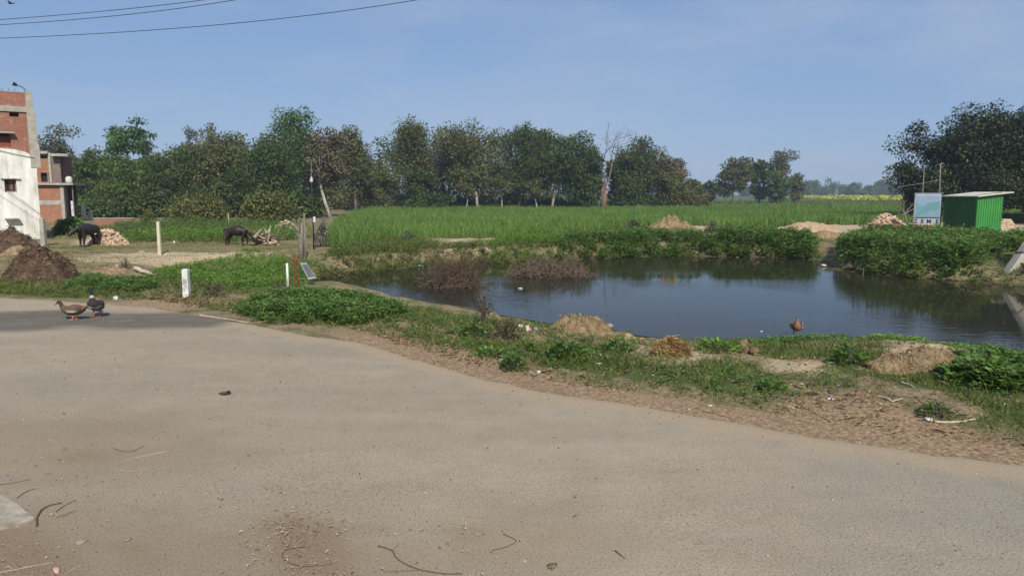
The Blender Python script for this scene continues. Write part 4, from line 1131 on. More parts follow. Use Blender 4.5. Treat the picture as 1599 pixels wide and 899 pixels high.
# pebbles and grit
n = 5200
x = RNG.uniform(-9, 9, n); y = RNG.uniform(3.4, 13, n)
k = np.abs(x) < y * 0.8
x, y = x[k], y[k]
z = np.where(sdist(ROAD, x, y) < 0, 0.0, height(x, y))
k = z > WATER_Z; x, y, z = x[k], y[k], z[k]
r = 0.0025 + 0.007 * RNG.random(len(x)) ** 4
o8 = np.array([(1, 0, 0), (0, 1, 0), (-1, 0, 0), (0, -1, 0), (0, 0, 0.8), (0, 0, -0.8)])
V = (np.stack([x, y, z + 0.003], 1)[:, None, :] + o8[None] * r[:, None, None] * (0.6 + 0.8 * RNG.random((len(x), 6, 1)))).reshape(-1, 3)
f8 = np.array([(0, 1, 4), (1, 2, 4), (2, 3, 4), (3, 0, 4), (1, 0, 5), (2, 1, 5), (3, 2, 5), (0, 3, 5)])
F = ((np.arange(len(x)) * 6)[:, None, None] + f8[None]).reshape(-1, 3)
tagit(link('road_grit', mesh_np('road_grit', V, F, {'tint': np.repeat(RNG.random(len(x)) ** 1.5, 6)}), LEAF['chips']), 'tiny pebbles and grit strewn over the road', 'gravel', kind='stuff')

# ------------------------------------------------------------------ buildings
class Facade:
    """a wall line on plan: origin at its right-hand foot, u runs along it to the right"""
    def __init__(s, x, y, ang):
        s.o = np.array([x, y]); s.a = ang; s.u = np.array([math.cos(ang), math.sin(ang)])
    def loc(s, px, py):
        dx, dy, dz = ray(px, py)
        # o + u*k = t*(dx,dy)
        A = np.array([[dx, -s.u[0]], [dy, -s.u[1]]])
        t, k = np.linalg.solve(A, s.o)
        return k, CAMH + dz * t
    def X(s, px, py=320): return s.loc(px, py)[0]
    def Z(s, px, py): return s.loc(px, py)[1]

def wall_holes(mb, x0, x1, z0, z1, y0, y1, holes=()):
    xs = sorted({x0, x1} | {h[0] for h in holes} | {h[1] for h in holes})
    zs = sorted({z0, z1} | {h[2] for h in holes} | {h[3] for h in holes})
    idx = {}
    V, F = [], []
    def vid(i, j, k):
        key = (i, j, k)
        if key not in idx:
            idx[key] = len(V); V.append((xs[i], (y0, y1)[j], zs[k]))
        return idx[key]
    def solid(i, k):
        if i < 0 or k < 0 or i >= len(xs) - 1 or k >= len(zs) - 1: return False
        cx, cz = (xs[i] + xs[i + 1]) / 2, (zs[k] + zs[k + 1]) / 2
        return not any(h[0] < cx < h[1] and h[2] < cz < h[3] for h in holes)
    for i in range(len(xs) - 1):
        for k in range(len(zs) - 1):
            if not solid(i, k): continue
            F.append((vid(i, 0, k), vid(i + 1, 0, k), vid(i + 1, 0, k + 1), vid(i, 0, k + 1)))
            F.append((vid(i + 1, 1, k), vid(i, 1, k), vid(i, 1, k + 1), vid(i + 1, 1, k + 1)))
            if not solid(i - 1, k): F.append((vid(i, 1, k), vid(i, 0, k), vid(i, 0, k + 1), vid(i, 1, k + 1)))
            if not solid(i + 1, k): F.append((vid(i + 1, 0, k), vid(i + 1, 1, k), vid(i + 1, 1, k + 1), vid(i + 1, 0, k + 1)))
            if not solid(i, k - 1): F.append((vid(i, 1, k), vid(i + 1, 1, k), vid(i + 1, 0, k), vid(i, 0, k)))
            if not solid(i, k + 1): F.append((vid(i, 0, k + 1), vid(i + 1, 0, k + 1), vid(i + 1, 1, k + 1), vid(i, 1, k + 1)))
    mb.add(V, F)
    return mb

# tall house: whitewashed ground storey, raw brick above
cx_, cy_ = at(66, 374)
FA = Facade(cx_, cy_, R(40))
th = empty('tall_house', (cx_, cy_, -0.05), R(40))
Z = lambda py: FA.Z(50, py) + 0.05
X = lambda px, py=300: FA.X(px, py)
xl = -7.5
# plaster storey: irregular broken top edge
top = [(xl, Z(226)), (X(-60, 228), Z(229)), (X(0, 233), Z(233)), (X(20, 233), Z(234)), (X(38, 238), Z(237)), (X(46, 242), Z(241)), (X(49, 250), Z(250)), (X(54, 258), Z(257)), (X(58, 262), Z(262)), (0.0, Z(268))]
wx0, wx1, wz0, wz1 = X(7, 290), X(26, 290), Z(300), Z(280)
mb = MB()
wall_holes(mb, xl, 0, 0, Z(268), 0, 0.3, [(wx0, wx1, wz0, wz1)])
V = [(a, 0, b) for a, b in top] + [(a, 0, Z(268)) for a, b in reversed(top[:-1])]
nn_ = len(V); V2 = V + [(a, 0.3, b) for a, _, b in V]
mb.add(V2, [tuple(range(nn_))[::-1], tuple(range(nn_, 2 * nn_))] + [(i, (i + 1) % nn_, (i + 1) % nn_ + nn_, i + nn_) for i in range(nn_)])
mb.build('plaster_wall', PLASTER, th)
MB().box(xl, -0.02, 0.3, 4.2, 0, Z(268)).build('side_wall', BRICK_OLD, th)
xr = X(46, 230)
vent = (X(15, 180), X(30, 180), Z(183.5), Z(177))
shut = (X(-40, 215), X(17, 215), Z(230), Z(210))
wall_holes(MB(), xl, xr, Z(262), Z(176), 0.10, 0.34, [(vent[0], vent[1], vent[2], Z(177)), shut]).build('brick_wall', BRICK_OLD, th)
MB().box(xl, xr - 0.01, 0.34, 3.6, Z(262), Z(170)).build('back_room', BRICK_OLD, th)
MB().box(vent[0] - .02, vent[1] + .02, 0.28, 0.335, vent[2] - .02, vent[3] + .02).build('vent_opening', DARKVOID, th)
sh = MB().box(shut[0], shut[1], 0.22, 0.30, shut[2], shut[3] - 0.22 * (shut[3] - shut[2])).build('shutter', m_noise('shutter_red', [(0.13, 0.035, 0.025), (0.22, 0.06, 0.04)], 4, 5, 0.7, 0.2, 0.01), th)
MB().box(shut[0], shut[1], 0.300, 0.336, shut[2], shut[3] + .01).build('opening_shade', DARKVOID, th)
MB().box(shut[0] - .1, shut[1] + .12, -0.16, 0.097, shut[3], shut[3] + 0.06).build('lintel', CONCRETE, th)
MB().box(xl, xr + 0.02, 0.04, 0.36, Z(176), Z(167.5)).build('concrete_band', CONCRETE, th)
MB().box(xl, xr + 0.0, 0.085, 0.33, Z(167.5), Z(146)).build('parapet', BRICK_OLD, th)
MB().box(xl, xr - 0.05, 0.07, 0.35, Z(146), Z(144.6)).build('coping', CONCRETE, th)
pil = MB()
pil.box(xr, xr + 0.26, 0.02, 0.34, Z(176), Z(142)); pil.box(xr, xr + 0.32, 0.0, 0.36, Z(225), Z(176.05)); pil.box(xr, xr + 0.36, -0.02, 0.38, Z(262), Z(225.05))
pil.build('column', CONCRETE, th)
wf = MB()
fw = 0.05
wf.box(wx0, wx1, 0.10, 0.16, wz1 - fw, wz1); wf.box(wx0, wx1, 0.10, 0.16, wz0, wz0 + fw); wf.box(wx0, wx0 + fw, 0.10, 0.16, wz0 + fw, wz1 - fw); wf.box(wx1 - fw, wx1, 0.10, 0.16, wz0 + fw, wz1 - fw)
win = wf.build('window', GREYWOOD, th)
MB().box(wx0 + fw, wx1 - fw, 0.17, 0.26, wz0 + fw, wz1 - fw).build('pane', DARKVOID, win)
mb = MB()
for k in range(1, 5):
    xx = wx0 + (wx1 - wx0) * k / 5; mb.tube([(xx, 0.13, wz0 + fw), (xx, 0.13, wz1 - fw)], 0.012, 5)
mb.build('window_bars', RUST, win)
MB().box(wx0 + 0.02 + (wx1 - wx0) * .45, wx0 + (wx1 - wx0) * .7, 0.14, 0.168, wz0 + fw * 2, wz1 - fw * 1.5).build('hanging_cloth', GREYWOOD, win)
MB().box(wx0 - 0.12, wx1 + 0.14, -0.10, -0.002, wz1 + 0.01, wz1 + 0.06).build('sunshade', CONC_WHITE, th)
MB().box(X(8, 345), X(30, 345), -0.28, -0.002, Z(342), Z(340)).build('stone_shelf', STONE, th)
MB().tube([(xr + 0.12, 0.2, Z(143)), (xr - 0.05, 0.2, Z(137)), (xr - 0.28, 0.2, Z(134))], 0.018, 5).build('lamp_arm', BLACK, th)
MB().tube([(xr - 0.24, 0.2, Z(134.5)), (xr - 0.38, 0.2, Z(132))], [0.05, 0.09], 8).build('lamp_head', BLACK, th)
for xx in (X(4, 145), X(14, 145), X(24, 145)): MB().tube([(xx, 0.2, Z(145)), (xx + 0.02, 0.2, Z(140))], 0.012, 4).build('rebar', RUST, th)
MB().tube([(X(-30, 232), -0.03, Z(231)), (X(20, 245), -0.05, Z(241)), (X(55, 255), -0.03, Z(247))], 0.012, 4).build('hanging_cable', WIREMAT, th)
tagit(th, 'tall brick house with a whitewashed ground storey at the left edge', 'house')

# unfinished house behind it
cx2, cy2 = at(103, 347)
FB = Facade(cx2, cy2, R(18))
uh = empty('unfinished_house', (cx2, cy2, -0.05), R(18))
Z2 = lambda py: FB.Z(90, py) + 0.05
X2 = lambda px, py=300: FB.X(px, py)
xl2 = X2(52)
MB().box(xl2, X2(94), 0.06, 0.3, Z2(313), Z2(290)).build('brick_panel', BRICK_NEW, uh)
MB().box(xl2, X2(94), 0.06, 0.3, 0, Z2(320)).build('brick_panel', BRICK_NEW, uh)
MB().box(xl2, X2(94), 0.03, 0.32, Z2(320) + .002, Z2(313) - .002).build('tie_beam', CONCRETE, uh)
MB().box(X2(94) + .002, 0.0, 0.0, 0.34, 0, Z2(289)).build('column', CONCRETE, uh)
MB().box(xl2, -0.03, 0.342, 3.4, 0, Z2(289)).build('rear_room', BRICK_OLD, uh)
MB().box(xl2 - .1, X2(116), -0.22, 3.5, Z2(289) + .002, Z2(285.5)).build('floor_slab', CONCRETE, uh)
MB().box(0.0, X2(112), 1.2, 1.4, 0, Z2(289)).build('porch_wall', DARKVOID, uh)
MB().box(X2(112), X2(113.5), 0.1, 0.2, 0, Z2(289)).build('porch_post', GREYWOOD, uh)
MB().box(X2(104), X2(109), 0.9, 1.0, Z2(338), Z2(314)).build('white_board', CONC_WHITE, uh)
w2 = (X2(64, 278), X2(78, 278), Z2(284), Z2(270))
wall_holes(MB(), xl2, X2(79), Z2(285), Z2(248), 0.0, 0.25, [w2]).build('upper_brick_wall', BRICK_NEW, uh)
MB().box(xl2 + .1, X2(97), 0.6, 3.2, Z2(285) + .002, Z2(242)).build('upper_room', BRICK_BROWN, uh)
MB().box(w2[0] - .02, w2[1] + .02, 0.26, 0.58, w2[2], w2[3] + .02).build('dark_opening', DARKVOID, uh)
MB().box((w2[0] * .3 + w2[1] * .7), (w2[0] * .3 + w2[1] * .7) + .1, 0.02, 0.2, w2[2], w2[3]).build('opening_post', GREYWOOD, uh)
MB().box(xl2, X2(80), -0.2, 1.0, Z2(240.5), Z2(236.5)).build('roof_slab', CONCRETE, uh)
MB().box(X2(79) + .01, X2(83), -0.05, 0.3, Z2(285), Z2(239)).build('upper_column', CONCRETE, uh)
MB().box(X2(83) + .01, X2(97), 0.05, 0.3, Z2(285), Z2(245)).build('grey_wall', m_noise('grey_render', [(0.13, 0.10, 0.08), (0.21, 0.165, 0.135)], 3, 6, 0.9, 0.3, 0.01), uh)
MB().box(X2(86), X2(113), -0.5, 1.6, Z2(244.4), Z2(240.5)).build('canopy_slab', CONCRETE, uh)
V, F = tube([(0, 0, 0), (0, 0, 0.1), (0, 0, 0.32), (0, 0, 0.42), (0, 0, 0.46)], [0.2, 0.22, 0.22, 0.15, 0.05], 12)
link('water_tank', mesh_py('water_tank', V, F, True), WHITE, uh, (X2(107), 0.35, Z2(285.5)))
tagit(uh, 'unfinished two-storey brick house with grey concrete slabs', 'house')

# low brick wall
a_, b_ = Vector((*at(147, 352), 0)), Vector((*at(226, 351), 0))
lw = empty('low_wall', a_, math.atan2(b_.y - a_.y, b_.x - a_.x)); ll = (b_ - a_).length
hz = xz_at(180, 340.5, a_.y)[1]
MB().box(0, ll, 0, 0.25, -0.1, hz - .05).build('brickwork', BRICK_OLD, lw)
MB().box(-.02, ll * .8, -0.02, 0.27, hz - .05 + .002, hz).build('coping', CONCRETE, lw)
tagit(lw, 'long low brick wall in front of the left wood', 'wall')

# green tin shed
scx, scy = at(1522, 371)
FS = Facade(scx, scy, R(5))
shd = empty('tin_shed', (scx, scy, zat(scx, scy)), R(5))
zs0 = zat(scx, scy)
w_s = FS.X(1562, 340)
h_s = FS.Z(1522, 308) - zs0
d_s = 2.25
rise = 0.10
def corr(mb, x0, x1, z0, z1a, z1b, y, n, amp, t=0.012):
    prof = []
    for k in range(n):
        a = x0 + (x1 - x0) * k / n; p_ = (x1 - x0) / n
        prof += [(a, y), (a + p_ * .5, y), (a + p_ * .6, y - amp), (a + p_ * .9, y - amp)]
    prof.append((x1, y))
    V, F = [], []
    for i, (xx, yy) in enumerate(prof):
        zt_ = z1a + (z1b - z1a) * (xx - x0) / (x1 - x0)
        V += [(xx, yy, z0), (xx, yy, zt_), (xx, yy + t, z0), (xx, yy + t, zt_)]
    for i in range(len(prof) - 1):
        b = i * 4
        F += [(b, b + 4, b + 5, b + 1), (b + 2, b + 3, b + 7, b + 6), (b + 1, b + 5, b + 7, b + 3)]
    mb.add(V, F)
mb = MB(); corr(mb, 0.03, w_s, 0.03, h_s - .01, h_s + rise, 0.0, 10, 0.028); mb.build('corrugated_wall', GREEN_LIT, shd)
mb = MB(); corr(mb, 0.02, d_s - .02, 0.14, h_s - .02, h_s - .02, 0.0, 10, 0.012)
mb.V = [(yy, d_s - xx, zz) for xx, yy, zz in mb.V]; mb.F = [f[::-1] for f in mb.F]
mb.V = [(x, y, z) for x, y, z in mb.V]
mb.build('side_wall', m_noise('green_sheet_painted_shade', [(0.016, 0.080, 0.025), (0.026, 0.108, 0.034)], 2, 6, 0.6, 0.1, 0.01, spec=0.2), shd)  # darker green than the front sheet: this wall's shade is put into its colour
MB().box(-0.03, 0.028, -0.035, 0.028, 0, h_s - .01).build('corner_post', GREEN_EDGE, shd)
MB().box(w_s + .002, w_s + .05, -0.02, 0.03, 0, h_s + rise).build('corner_post', GREEN_EDGE, shd)
MB().box(0.0, w_s, d_s - .05, d_s, 0, h_s).build('rear_wall', GREEN_EDGE, shd)
MB().box(w_s - .01, w_s + .02, 0.032, d_s - .052, 0.02, h_s).build('far_side_wall', GREEN_EDGE, shd)
MB().box(-0.02, 0.03, 0.04, d_s, 0.04, 0.11).build('base_rail', BLACK, shd)
mb = MB()
V = [(-0.12, -0.18, h_s + .015), (w_s + .42, -0.18, h_s + rise + .10), (w_s + .42, d_s + .1, h_s + rise + .10), (-0.12, d_s + .1, h_s + .015)]
V2 = V + [(a, b, c + .045) for a, b, c in V]
mb.add(V2, [(3, 2, 1, 0), (4, 5, 6, 7), (0, 1, 5, 4), (1, 2, 6, 5), (2, 3, 7, 6), (3, 0, 4, 7)]).build('roof_sheet', ROOFSHEET, shd)
mb = MB()
for k in range(5): mb.box(0.1 + k * .25, 0.28 + k * .25, -0.05 + .12 * (k % 2), .3 + .1 * (k % 3), h_s + .065 + .03 * k, h_s + .10 + .03 * k)
mb.build('roof_weights', BRICKBAT, shd)
tagit(shd, 'small green corrugated tin shed with a pale flat roof', 'shed')

# signboard
Ys = 35.0
sx0, _ = xz_at(1467, 350, Ys)
FG = Facade(sx0, Ys, R(-22))
sg = empty('signboard', (sx0, Ys, 0), R(-22))
ZS = lambda py: FG.Z(1448, py)
xg = FG.X(1428.5, 330)
MB().box(xg, 0, 0, 0.04, ZS(349.5), ZS(302.5)).build('panel', m_noise('sign_white', [(0.30, 0.345, 0.39), (0.36, 0.40, 0.44)], 2, 3, 0.5, 0), sg)
pw = -xg
pic = MB().box(xg + .03 * pw, -.03 * pw, -0.004, -0.0005, ZS(339), ZS(306)).build('picture_sky', m_noise('print_sky', [(0.19, 0.27, 0.38), (0.25, 0.33, 0.43)], 2, 3, 0.5, 0), sg)
def hill(pts, y, mat, nm):
    V = [(xg + pw * a, y, ZS(b)) for a, b in pts]
    n_ = len(V); V2 = V + [(a, y + .0025, c) for a, _, c in V]
    MB().add(V2, [tuple(range(n_)), tuple(range(2 * n_ - 1, n_ - 1, -1))] + [(i, i + n_, (i + 1) % n_ + n_, (i + 1) % n_) for i in range(n_)]).build(nm, mat, sg)
hm1 = m_noise('print_hill', [(0.10, 0.25, 0.30), (0.13, 0.30, 0.34)], 2, 2, 0.5, 0)
hm2 = m_noise('print_hill_pale', [(0.11, 0.24, 0.26), (0.15, 0.28, 0.30)], 2, 2, 0.5, 0)
hm3 = m_noise('print_field', [(0.14, 0.26, 0.31), (0.19, 0.30, 0.35)], 2, 2, 0.5, 0)
hill([(.03, 339), (.03, 318), (.1, 317.5), (.2, 320), (.3, 324), (.4, 328), (.4, 339)][::-1], -0.0075, hm1, 'picture_hill')
hill([(.10, 339), (.2, 327), (.35, 321), (.5, 317.5), (.65, 315.5), (.8, 315), (.97, 314), (.97, 339)][::-1], -0.0105, hm2, 'picture_hill')
hill([(.10, 339), (.3, 334), (.5, 330.5), (.7, 328.5), (.97, 328), (.97, 339)][::-1], -0.0135, hm3, 'picture_hill')
MB().box(xg, 0, -0.012, -0.0005, ZS(340.6), ZS(339.6)).build('divider_line', BLACK, sg)
def letter(ch, x0, size, z0):
    cu = bpy.data.curves.new('letter', 'FONT'); cu.body = ch; cu.size = size; cu.extrude = 0.004; cu.align_x = 'CENTER'; cu.offset = 0.006
    ob = bpy.data.objects.new('letter', cu); col.objects.link(ob)
    dg = bpy.context.evaluated_depsgraph_get()
    me = bpy.data.meshes.new_from_object(ob.evaluated_get(dg)); bpy.data.objects.remove(ob)
    link('letter', me, BLACK, sg, (x0, -0.006, z0), (math.pi / 2, 0, 0))
hl = (ZS(342.3) - ZS(348.3))
for ch, f in zip('ZEME', (.06, .32, .58, .90)): letter(ch, xg + pw * f, hl * 1.42, ZS(348.3))
lg = MB().box(xg - .05, xg - .002, 0.0, 0.05, -.1, ZS(302)).build('leg', ALU, sg)
MB().box(0.002, 0.06, 0.0, 0.05, -.1, ZS(318)).build('leg', BLACK, sg)
MB().box(xg - .05, .06, 0.0, 0.05, ZS(302) + .002, ZS(301)).build('top_rail', ALU, sg)
tagit(sg, 'blue and white billboard with green hills and dark capital letters', 'sign')

def pole_thing(name, label, px, base_py, top_py, r, mat, Y=None, lean=0.0, cat='post', n=6, sq=False, z0=None, extra=None, taper=0.85):
    b = ground(px, base_py) if Y is None else Vector((xz_at(px, base_py, Y)[0], Y, zat(xz_at(px, base_py, Y)[0], Y)))
    if z0 is not None: b.z = z0
    H = xz_at(px, top_py, b.y)[1] - b.z
    t = empty(name, b)
    mb = MB()
    if sq:
        V = []
        for zz, k in ((-.1, 1.0), (H * .97, taper), (H, taper * .8)):
            V += [(-r * k + lean * zz, -r * k, zz), (r * k + lean * zz, -r * k, zz), (r * k + lean * zz, r * k, zz), (-r * k + lean * zz, r * k, zz)]
        F = [(3, 2, 1, 0), (8, 9, 10, 11)] + [(4 * j + i, 4 * j + (i + 1) % 4, 4 * j + 4 + (i + 1) % 4, 4 * j + 4 + i) for j in range(2) for i in range(4)]
        mb.add(V, F)
    else:
        mb.tube([(0, 0, -.1), (lean * H * .5 + .01, 0, H * .5), (lean * H, 0, H)], [r, r * .93, r * taper], n)
    o = mb.build('shaft', mat, t, shade=not sq)
    tagit(t, label, cat)
    return t, H

pole_thing('timber_pole', 'thin wooden pole standing behind the left of the billboard', 1437, 352, 258, 0.03, GREYWOOD, Y=37, cat='pole')
t_, H_ = pole_thing('timber_pole', 'thin wooden pole with a knotted top behind the billboard right edge', 1465, 352, 256, 0.034, GREYWOOD, Y=37, lean=-0.03, cat='pole')
mb = MB(); mb.tube([(-.09, 0, H_ - .10), (-.06, 0, H_ + .03), (.06, 0, H_ + .02)], [.03, .05, .02], 6); mb.build('knot', GREYWOOD, t_)
# thin rope between poles
mbw = MB().tube([(xz_at(1402, 292, 37)[0], 37, xz_at(1402, 292, 37)[1]), (xz_at(1437, 287, 37)[0], 37, xz_at(1437, 287, 37)[1]), (xz_at(1465, 281, 37)[0], 37, xz_at(1465, 281, 37)[1])], 0.006, 4)
tagit(mbw.build('rope', TWIG_PALE), 'thin rope strung between the two poles behind the billboard', 'rope')
# pruned stump tree
g = np.random.default_rng(21); mb = MB()
Yp = 40; xp, zp = xz_at(1418, 334, Yp)
mb.tube([(0.15, 0, 0), (-.05, 0, .5), (-.25, 0, 1.0)], [.065, .055, .045], 7)
for q in [(-.45, 0, 1.35), (-.2, .1, 1.5), (0.15, 0, 1.3), (-.55, 0, .95), (.45, .1, 1.2)]:
    mb.tube([(-.2, 0, .85), ((q[0] - .2) * .55, q[1], q[2] * .8 + .12), q], [.035, .028, .018], 6)
    for _ in range(6):
        mb.tube([q, (q[0] + g.normal() * .12, q[1] + g.normal() * .1, q[2] + .15 + .1 * g.random())], [.012, .004], 4)
pt = empty('pruned_tree', (xp, Yp, zat(xp, Yp))); mb.build('trunk', BARK, pt)
tagit(pt, 'small leafless pruned tree left of the billboard', 'tree')

# leaning concrete pole at the right edge
bx, by = at(1566, 447, -0.55)
tx, tz = xz_at(1695, 262, by + 0.6)
lp = empty('leaning_pole', (bx, by, -0.55))
V = []
dv = Vector((tx - bx, 0.6, tz + .55)); Lp = dv.length; dv.normalize()
sv = Vector((0, 1, 0)).cross(dv).normalized(); uv_ = dv.cross(sv).normalized()
for k, (w_, h_) in enumerate([(0.19, 0.15), (0.185, 0.145), (0.12, 0.10)]):
    c_ = dv * (Lp * (0, 0.02, 1)[k])
    ww = w_ * (0.92 if k == 0 else 1)
    V += [c_ + sv * ww + uv_ * h_, c_ - sv * ww + uv_ * h_, c_ - sv * ww - uv_ * h_, c_ + sv * ww - uv_ * h_]
F = [(0, 1, 2, 3), (11, 10, 9, 8)] + [(4 * j + i, 4 * j + 4 + i, 4 * j + 4 + (i + 1) % 4, 4 * j + (i + 1) % 4) for j in range(2) for i in range(4)]
MB().add(V, F).build('shaft', CONCRETE, lp)
for f_ in (.25, .5):
    c_ = dv * Lp * f_
    MB().add([c_ + sv * .19 + uv_ * .15, c_ - sv * .19 + uv_ * .15, c_ - sv * .19 - uv_ * .15, c_ + sv * .19 - uv_ * .15] +
             [p_ + dv * .03 for p_ in (c_ + sv * .19 + uv_ * .15, c_ - sv * .19 + uv_ * .15, c_ - sv * .19 - uv_ * .15, c_ + sv * .19 - uv_ * .15)],
             [(0, 1, 2, 3), (7, 6, 5, 4)] + [(i, i + 4, (i + 1) % 4 + 4, (i + 1) % 4) for i in range(4)]).build('steel_band', RUST, lp)
tagit(lp, 'thick grey concrete pole leaning out of the pond at the right edge', 'pole')

# posts on the left
pole_thing('concrete_post', 'grey square concrete post beside the corner of the whitewashed house', 69, 384, 340, 0.085, CONCRETE, sq=True)
pole_thing('concrete_post', 'cream square post standing on the sandy edge of the track', 250, 398, 346, 0.05, CONC_CREAM, sq=True)
pole_thing('concrete_post', 'white peeling square stub post near the road edge', 292, 463, 420, 0.058, CONC_WHITE, sq=True, taper=0.9)
pole_thing('far_post', 'short grey post far behind the left-hand cow', 131, 338, 318, 0.12, CONC_CREAM, Y=58, sq=True)
pole_thing('far_post', 'tiny white post far behind the left-hand cow', 142, 340, 328, 0.10, WHITE, Y=56, sq=True)
pole_thing('far_post', 'thin pale stake in front of the light green bush', 357, 350, 333, 0.03, TWIG_PALE, Y=44)
t_, H_ = pole_thing('thin_pole', 'thin black pole with a white insulator beside the lilac bush', 490, 390, 286, 0.024, BLACK, cat='pole')
V, F = tube([(0, 0, -.06), (0, 0, 0), (0, 0, .05), (0, 0, .12), (0, 0, .16)], [.02, .06, .065, .035, .015], 8)
link('insulator', mesh_py('insulator', V, F, True), WHITE, t_, (0, 0, H_ + .06))
MB().tube([(0, 0, H_ + .2), (.01, 0, H_ + .75)], .012, 4).build('rod', ALU, t_)
MB().box(.02, .10, -.03, .03, H_ * .42, H_ * .50).build('white_box', WHITE, t_)
# weathered stakes
b = ground(472, 410); ws = empty('wooden_stakes', b)
H = xz_at(472, 333, b.y)[1] - b.z
gg = random.Random(5)
for k, (dx, dy, hh, ln, r) in enumerate([(0.0, 0, .80, .03, .055), (.07, .03, 1.0, .04, .035), (-.08, .05, .7, -.03, .04), (.12, -.03, .72, .05, .03), (-.03, -.05, .6, .02, .05), (.05, .06, .9, .0, .03)]):
    MB().tube([(dx, dy, -.1), (dx + ln * .5, dy, H * hh * .5), (dx + ln, dy, H * hh)], [r, r * .9, r * .75], 6).build('stake', GREYWOOD, ws, shade=True)
for k in range(3):
    MB().tube([(-.05, 0, H * (.5 + .12 * k)), (-.2 - .05 * k, .02, H * (.62 + .12 * k))], [.02, .008], 4).build('twig', GREYWOOD, ws)
tagit(ws, 'bundle of weathered grey wooden stakes at the pond corner', 'stakes')
# rusty post with toppled solar lamp, white pole
b = ground(463, 464); rp = empty('rusty_post', b)
H = xz_at(463, 396, b.y)[1] - b.z
for dx, hh in ((-.03, 1.0), (.03, .94)): MB().tube([(dx, 0, -.1), (dx + .02, 0, H * hh)], .017, 6).build('bar', RUST, rp)
for k in (.35, .6, .82): MB().box(-.05, .06, -.02, .02, H * k, H * k + .03).build('rung', RUST, rp)
MB().tube([(0, 0, H * .85), (-.25, -.05, H * .98)], .014, 5).build('brace', RUST, rp)
MB().box(.06, .18, -.05, .05, -.05, .14).build('foot_block', CONC_CREAM, rp)
tagit(rp, 'rusty iron post carrying the toppled solar lamp', 'post')
b2 = ground(478, 447); 
pxz = [xz_at(a, c, b2.y) for a, c in ((466, 411), (475, 411), (494, 434), (483, 436))]
sl = empty('solar_lamp', (pxz[3][0], b2.y, pxz[3][1]))
V0 = [Vector((q[0] - pxz[3][0], (0.10, 0.16, 0.0, -0.06)[i], q[1] - pxz[3][1])) for i, q in enumerate(pxz)]
nn = (V0[1] - V0[0]).cross(V0[2] - V0[0]).normalized()
if nn.y > 0: nn = -nn
def slab(Vs, off, th_): return [v + nn * off for v in Vs] + [v + nn * (off - th_) for v in Vs]
FQ = [(0, 1, 2, 3), (7, 6, 5, 4)] + [(i, i + 4, (i + 1) % 4 + 4, (i + 1) % 4) for i in range(4)]
MB().add(slab(V0, 0, .05), FQ).build('housing', ALU, sl)
cV = sum(V0, Vector()) / 4
MB().add(slab([cV + (v - cV) * .78 for v in V0], .006, .005), FQ).build('glass', PANEL, sl)
MB().tube([V0[0] - nn * .03, V0[0] + Vector((-.08, .02, .02))], .02, 6).build('bracket', RUST, sl)
tagit(sl, 'grey solar street lamp hanging toppled over the pond corner', 'lamp')
t_, H_ = pole_thing('white_pole', 'short white peeling pole left of the rusty post', 449, 464, 411, 0.028, CONC_WHITE, lean=0.02, cat='pole')

# fence posts in the field
FPL = [(1066, 320, 307), (1082, 321, 308), (1096, 322, 309), (1120, 320, 309), (1132, 321, 308), (1155, 322, 310), (1166, 328, 314), (1214, 326, 312), (1215, 320, 311), (1242, 326, 311), (1266, 327, 314), (1271, 326, 313), (1295, 325, 312), (1318, 328, 317), (1338, 325, 314), (1360, 326, 316), (1380, 327, 313), (1376, 322, 312), (1404, 326, 314)]
for i, (px, bp, tp) in enumerate(FPL):
    Y = CAMH * FPX / (bp - 302)
    Y = min(max(Y, 84), 120)
    x = xz_at(px, bp, Y)[0]
    H = xz_at(px, tp, Y)[1]
    o = MB().tube([(0, 0, -.1), (.03 * (i % 3 - 1), 0, H * .6), (.05 * (i % 3 - 1), 0, H)], [.08, .07, .06], 5).build('fence_post', TWIG_DARK, None, (x, Y, 0))
    tagit(o, 'thin dark fence post in the line across the far field', 'fence post', 'fence posts across the far field')

# overhead wires
def wire(label, p0, p1, p2, r):
    # three sight lines at chosen heights give a sagging cable
    pts = []
    P = []
    for (px, py), h in (p0, p1, p2):
        dx, dy, dz = ray(px, py); t = (h - CAMH) / dz; P.append(Vector((dx * t, dy * t, h)))
    for k in range(-14, 43):
        s = k / 20
        a, b_, c_ = P
        q = a * ((s - .5) * (s - 1) / .5) + b_ * (s * (s - 1) / -.25) + c_ * (s * (s - .5) / .5)
        pts.append(q)
    o = MB().tube(pts, r, 5).build('power_cable', WIREMAT)
    tagit(o, label, 'cable')
wire('lowest of the three overhead power cables', ((0, 60), 7.0), ((330, 40), 6.9), ((640, 2), 7.0), 0.010)
wire('middle of the three overhead power cables', ((0, 39), 7.4), ((190, 24), 7.36), ((362, 1), 7.4), 0.010)
wire('uppermost of the three overhead power cables', ((0, 31), 7.5), ((170, 17), 7.46), ((312, 1), 7.5), 0.010)

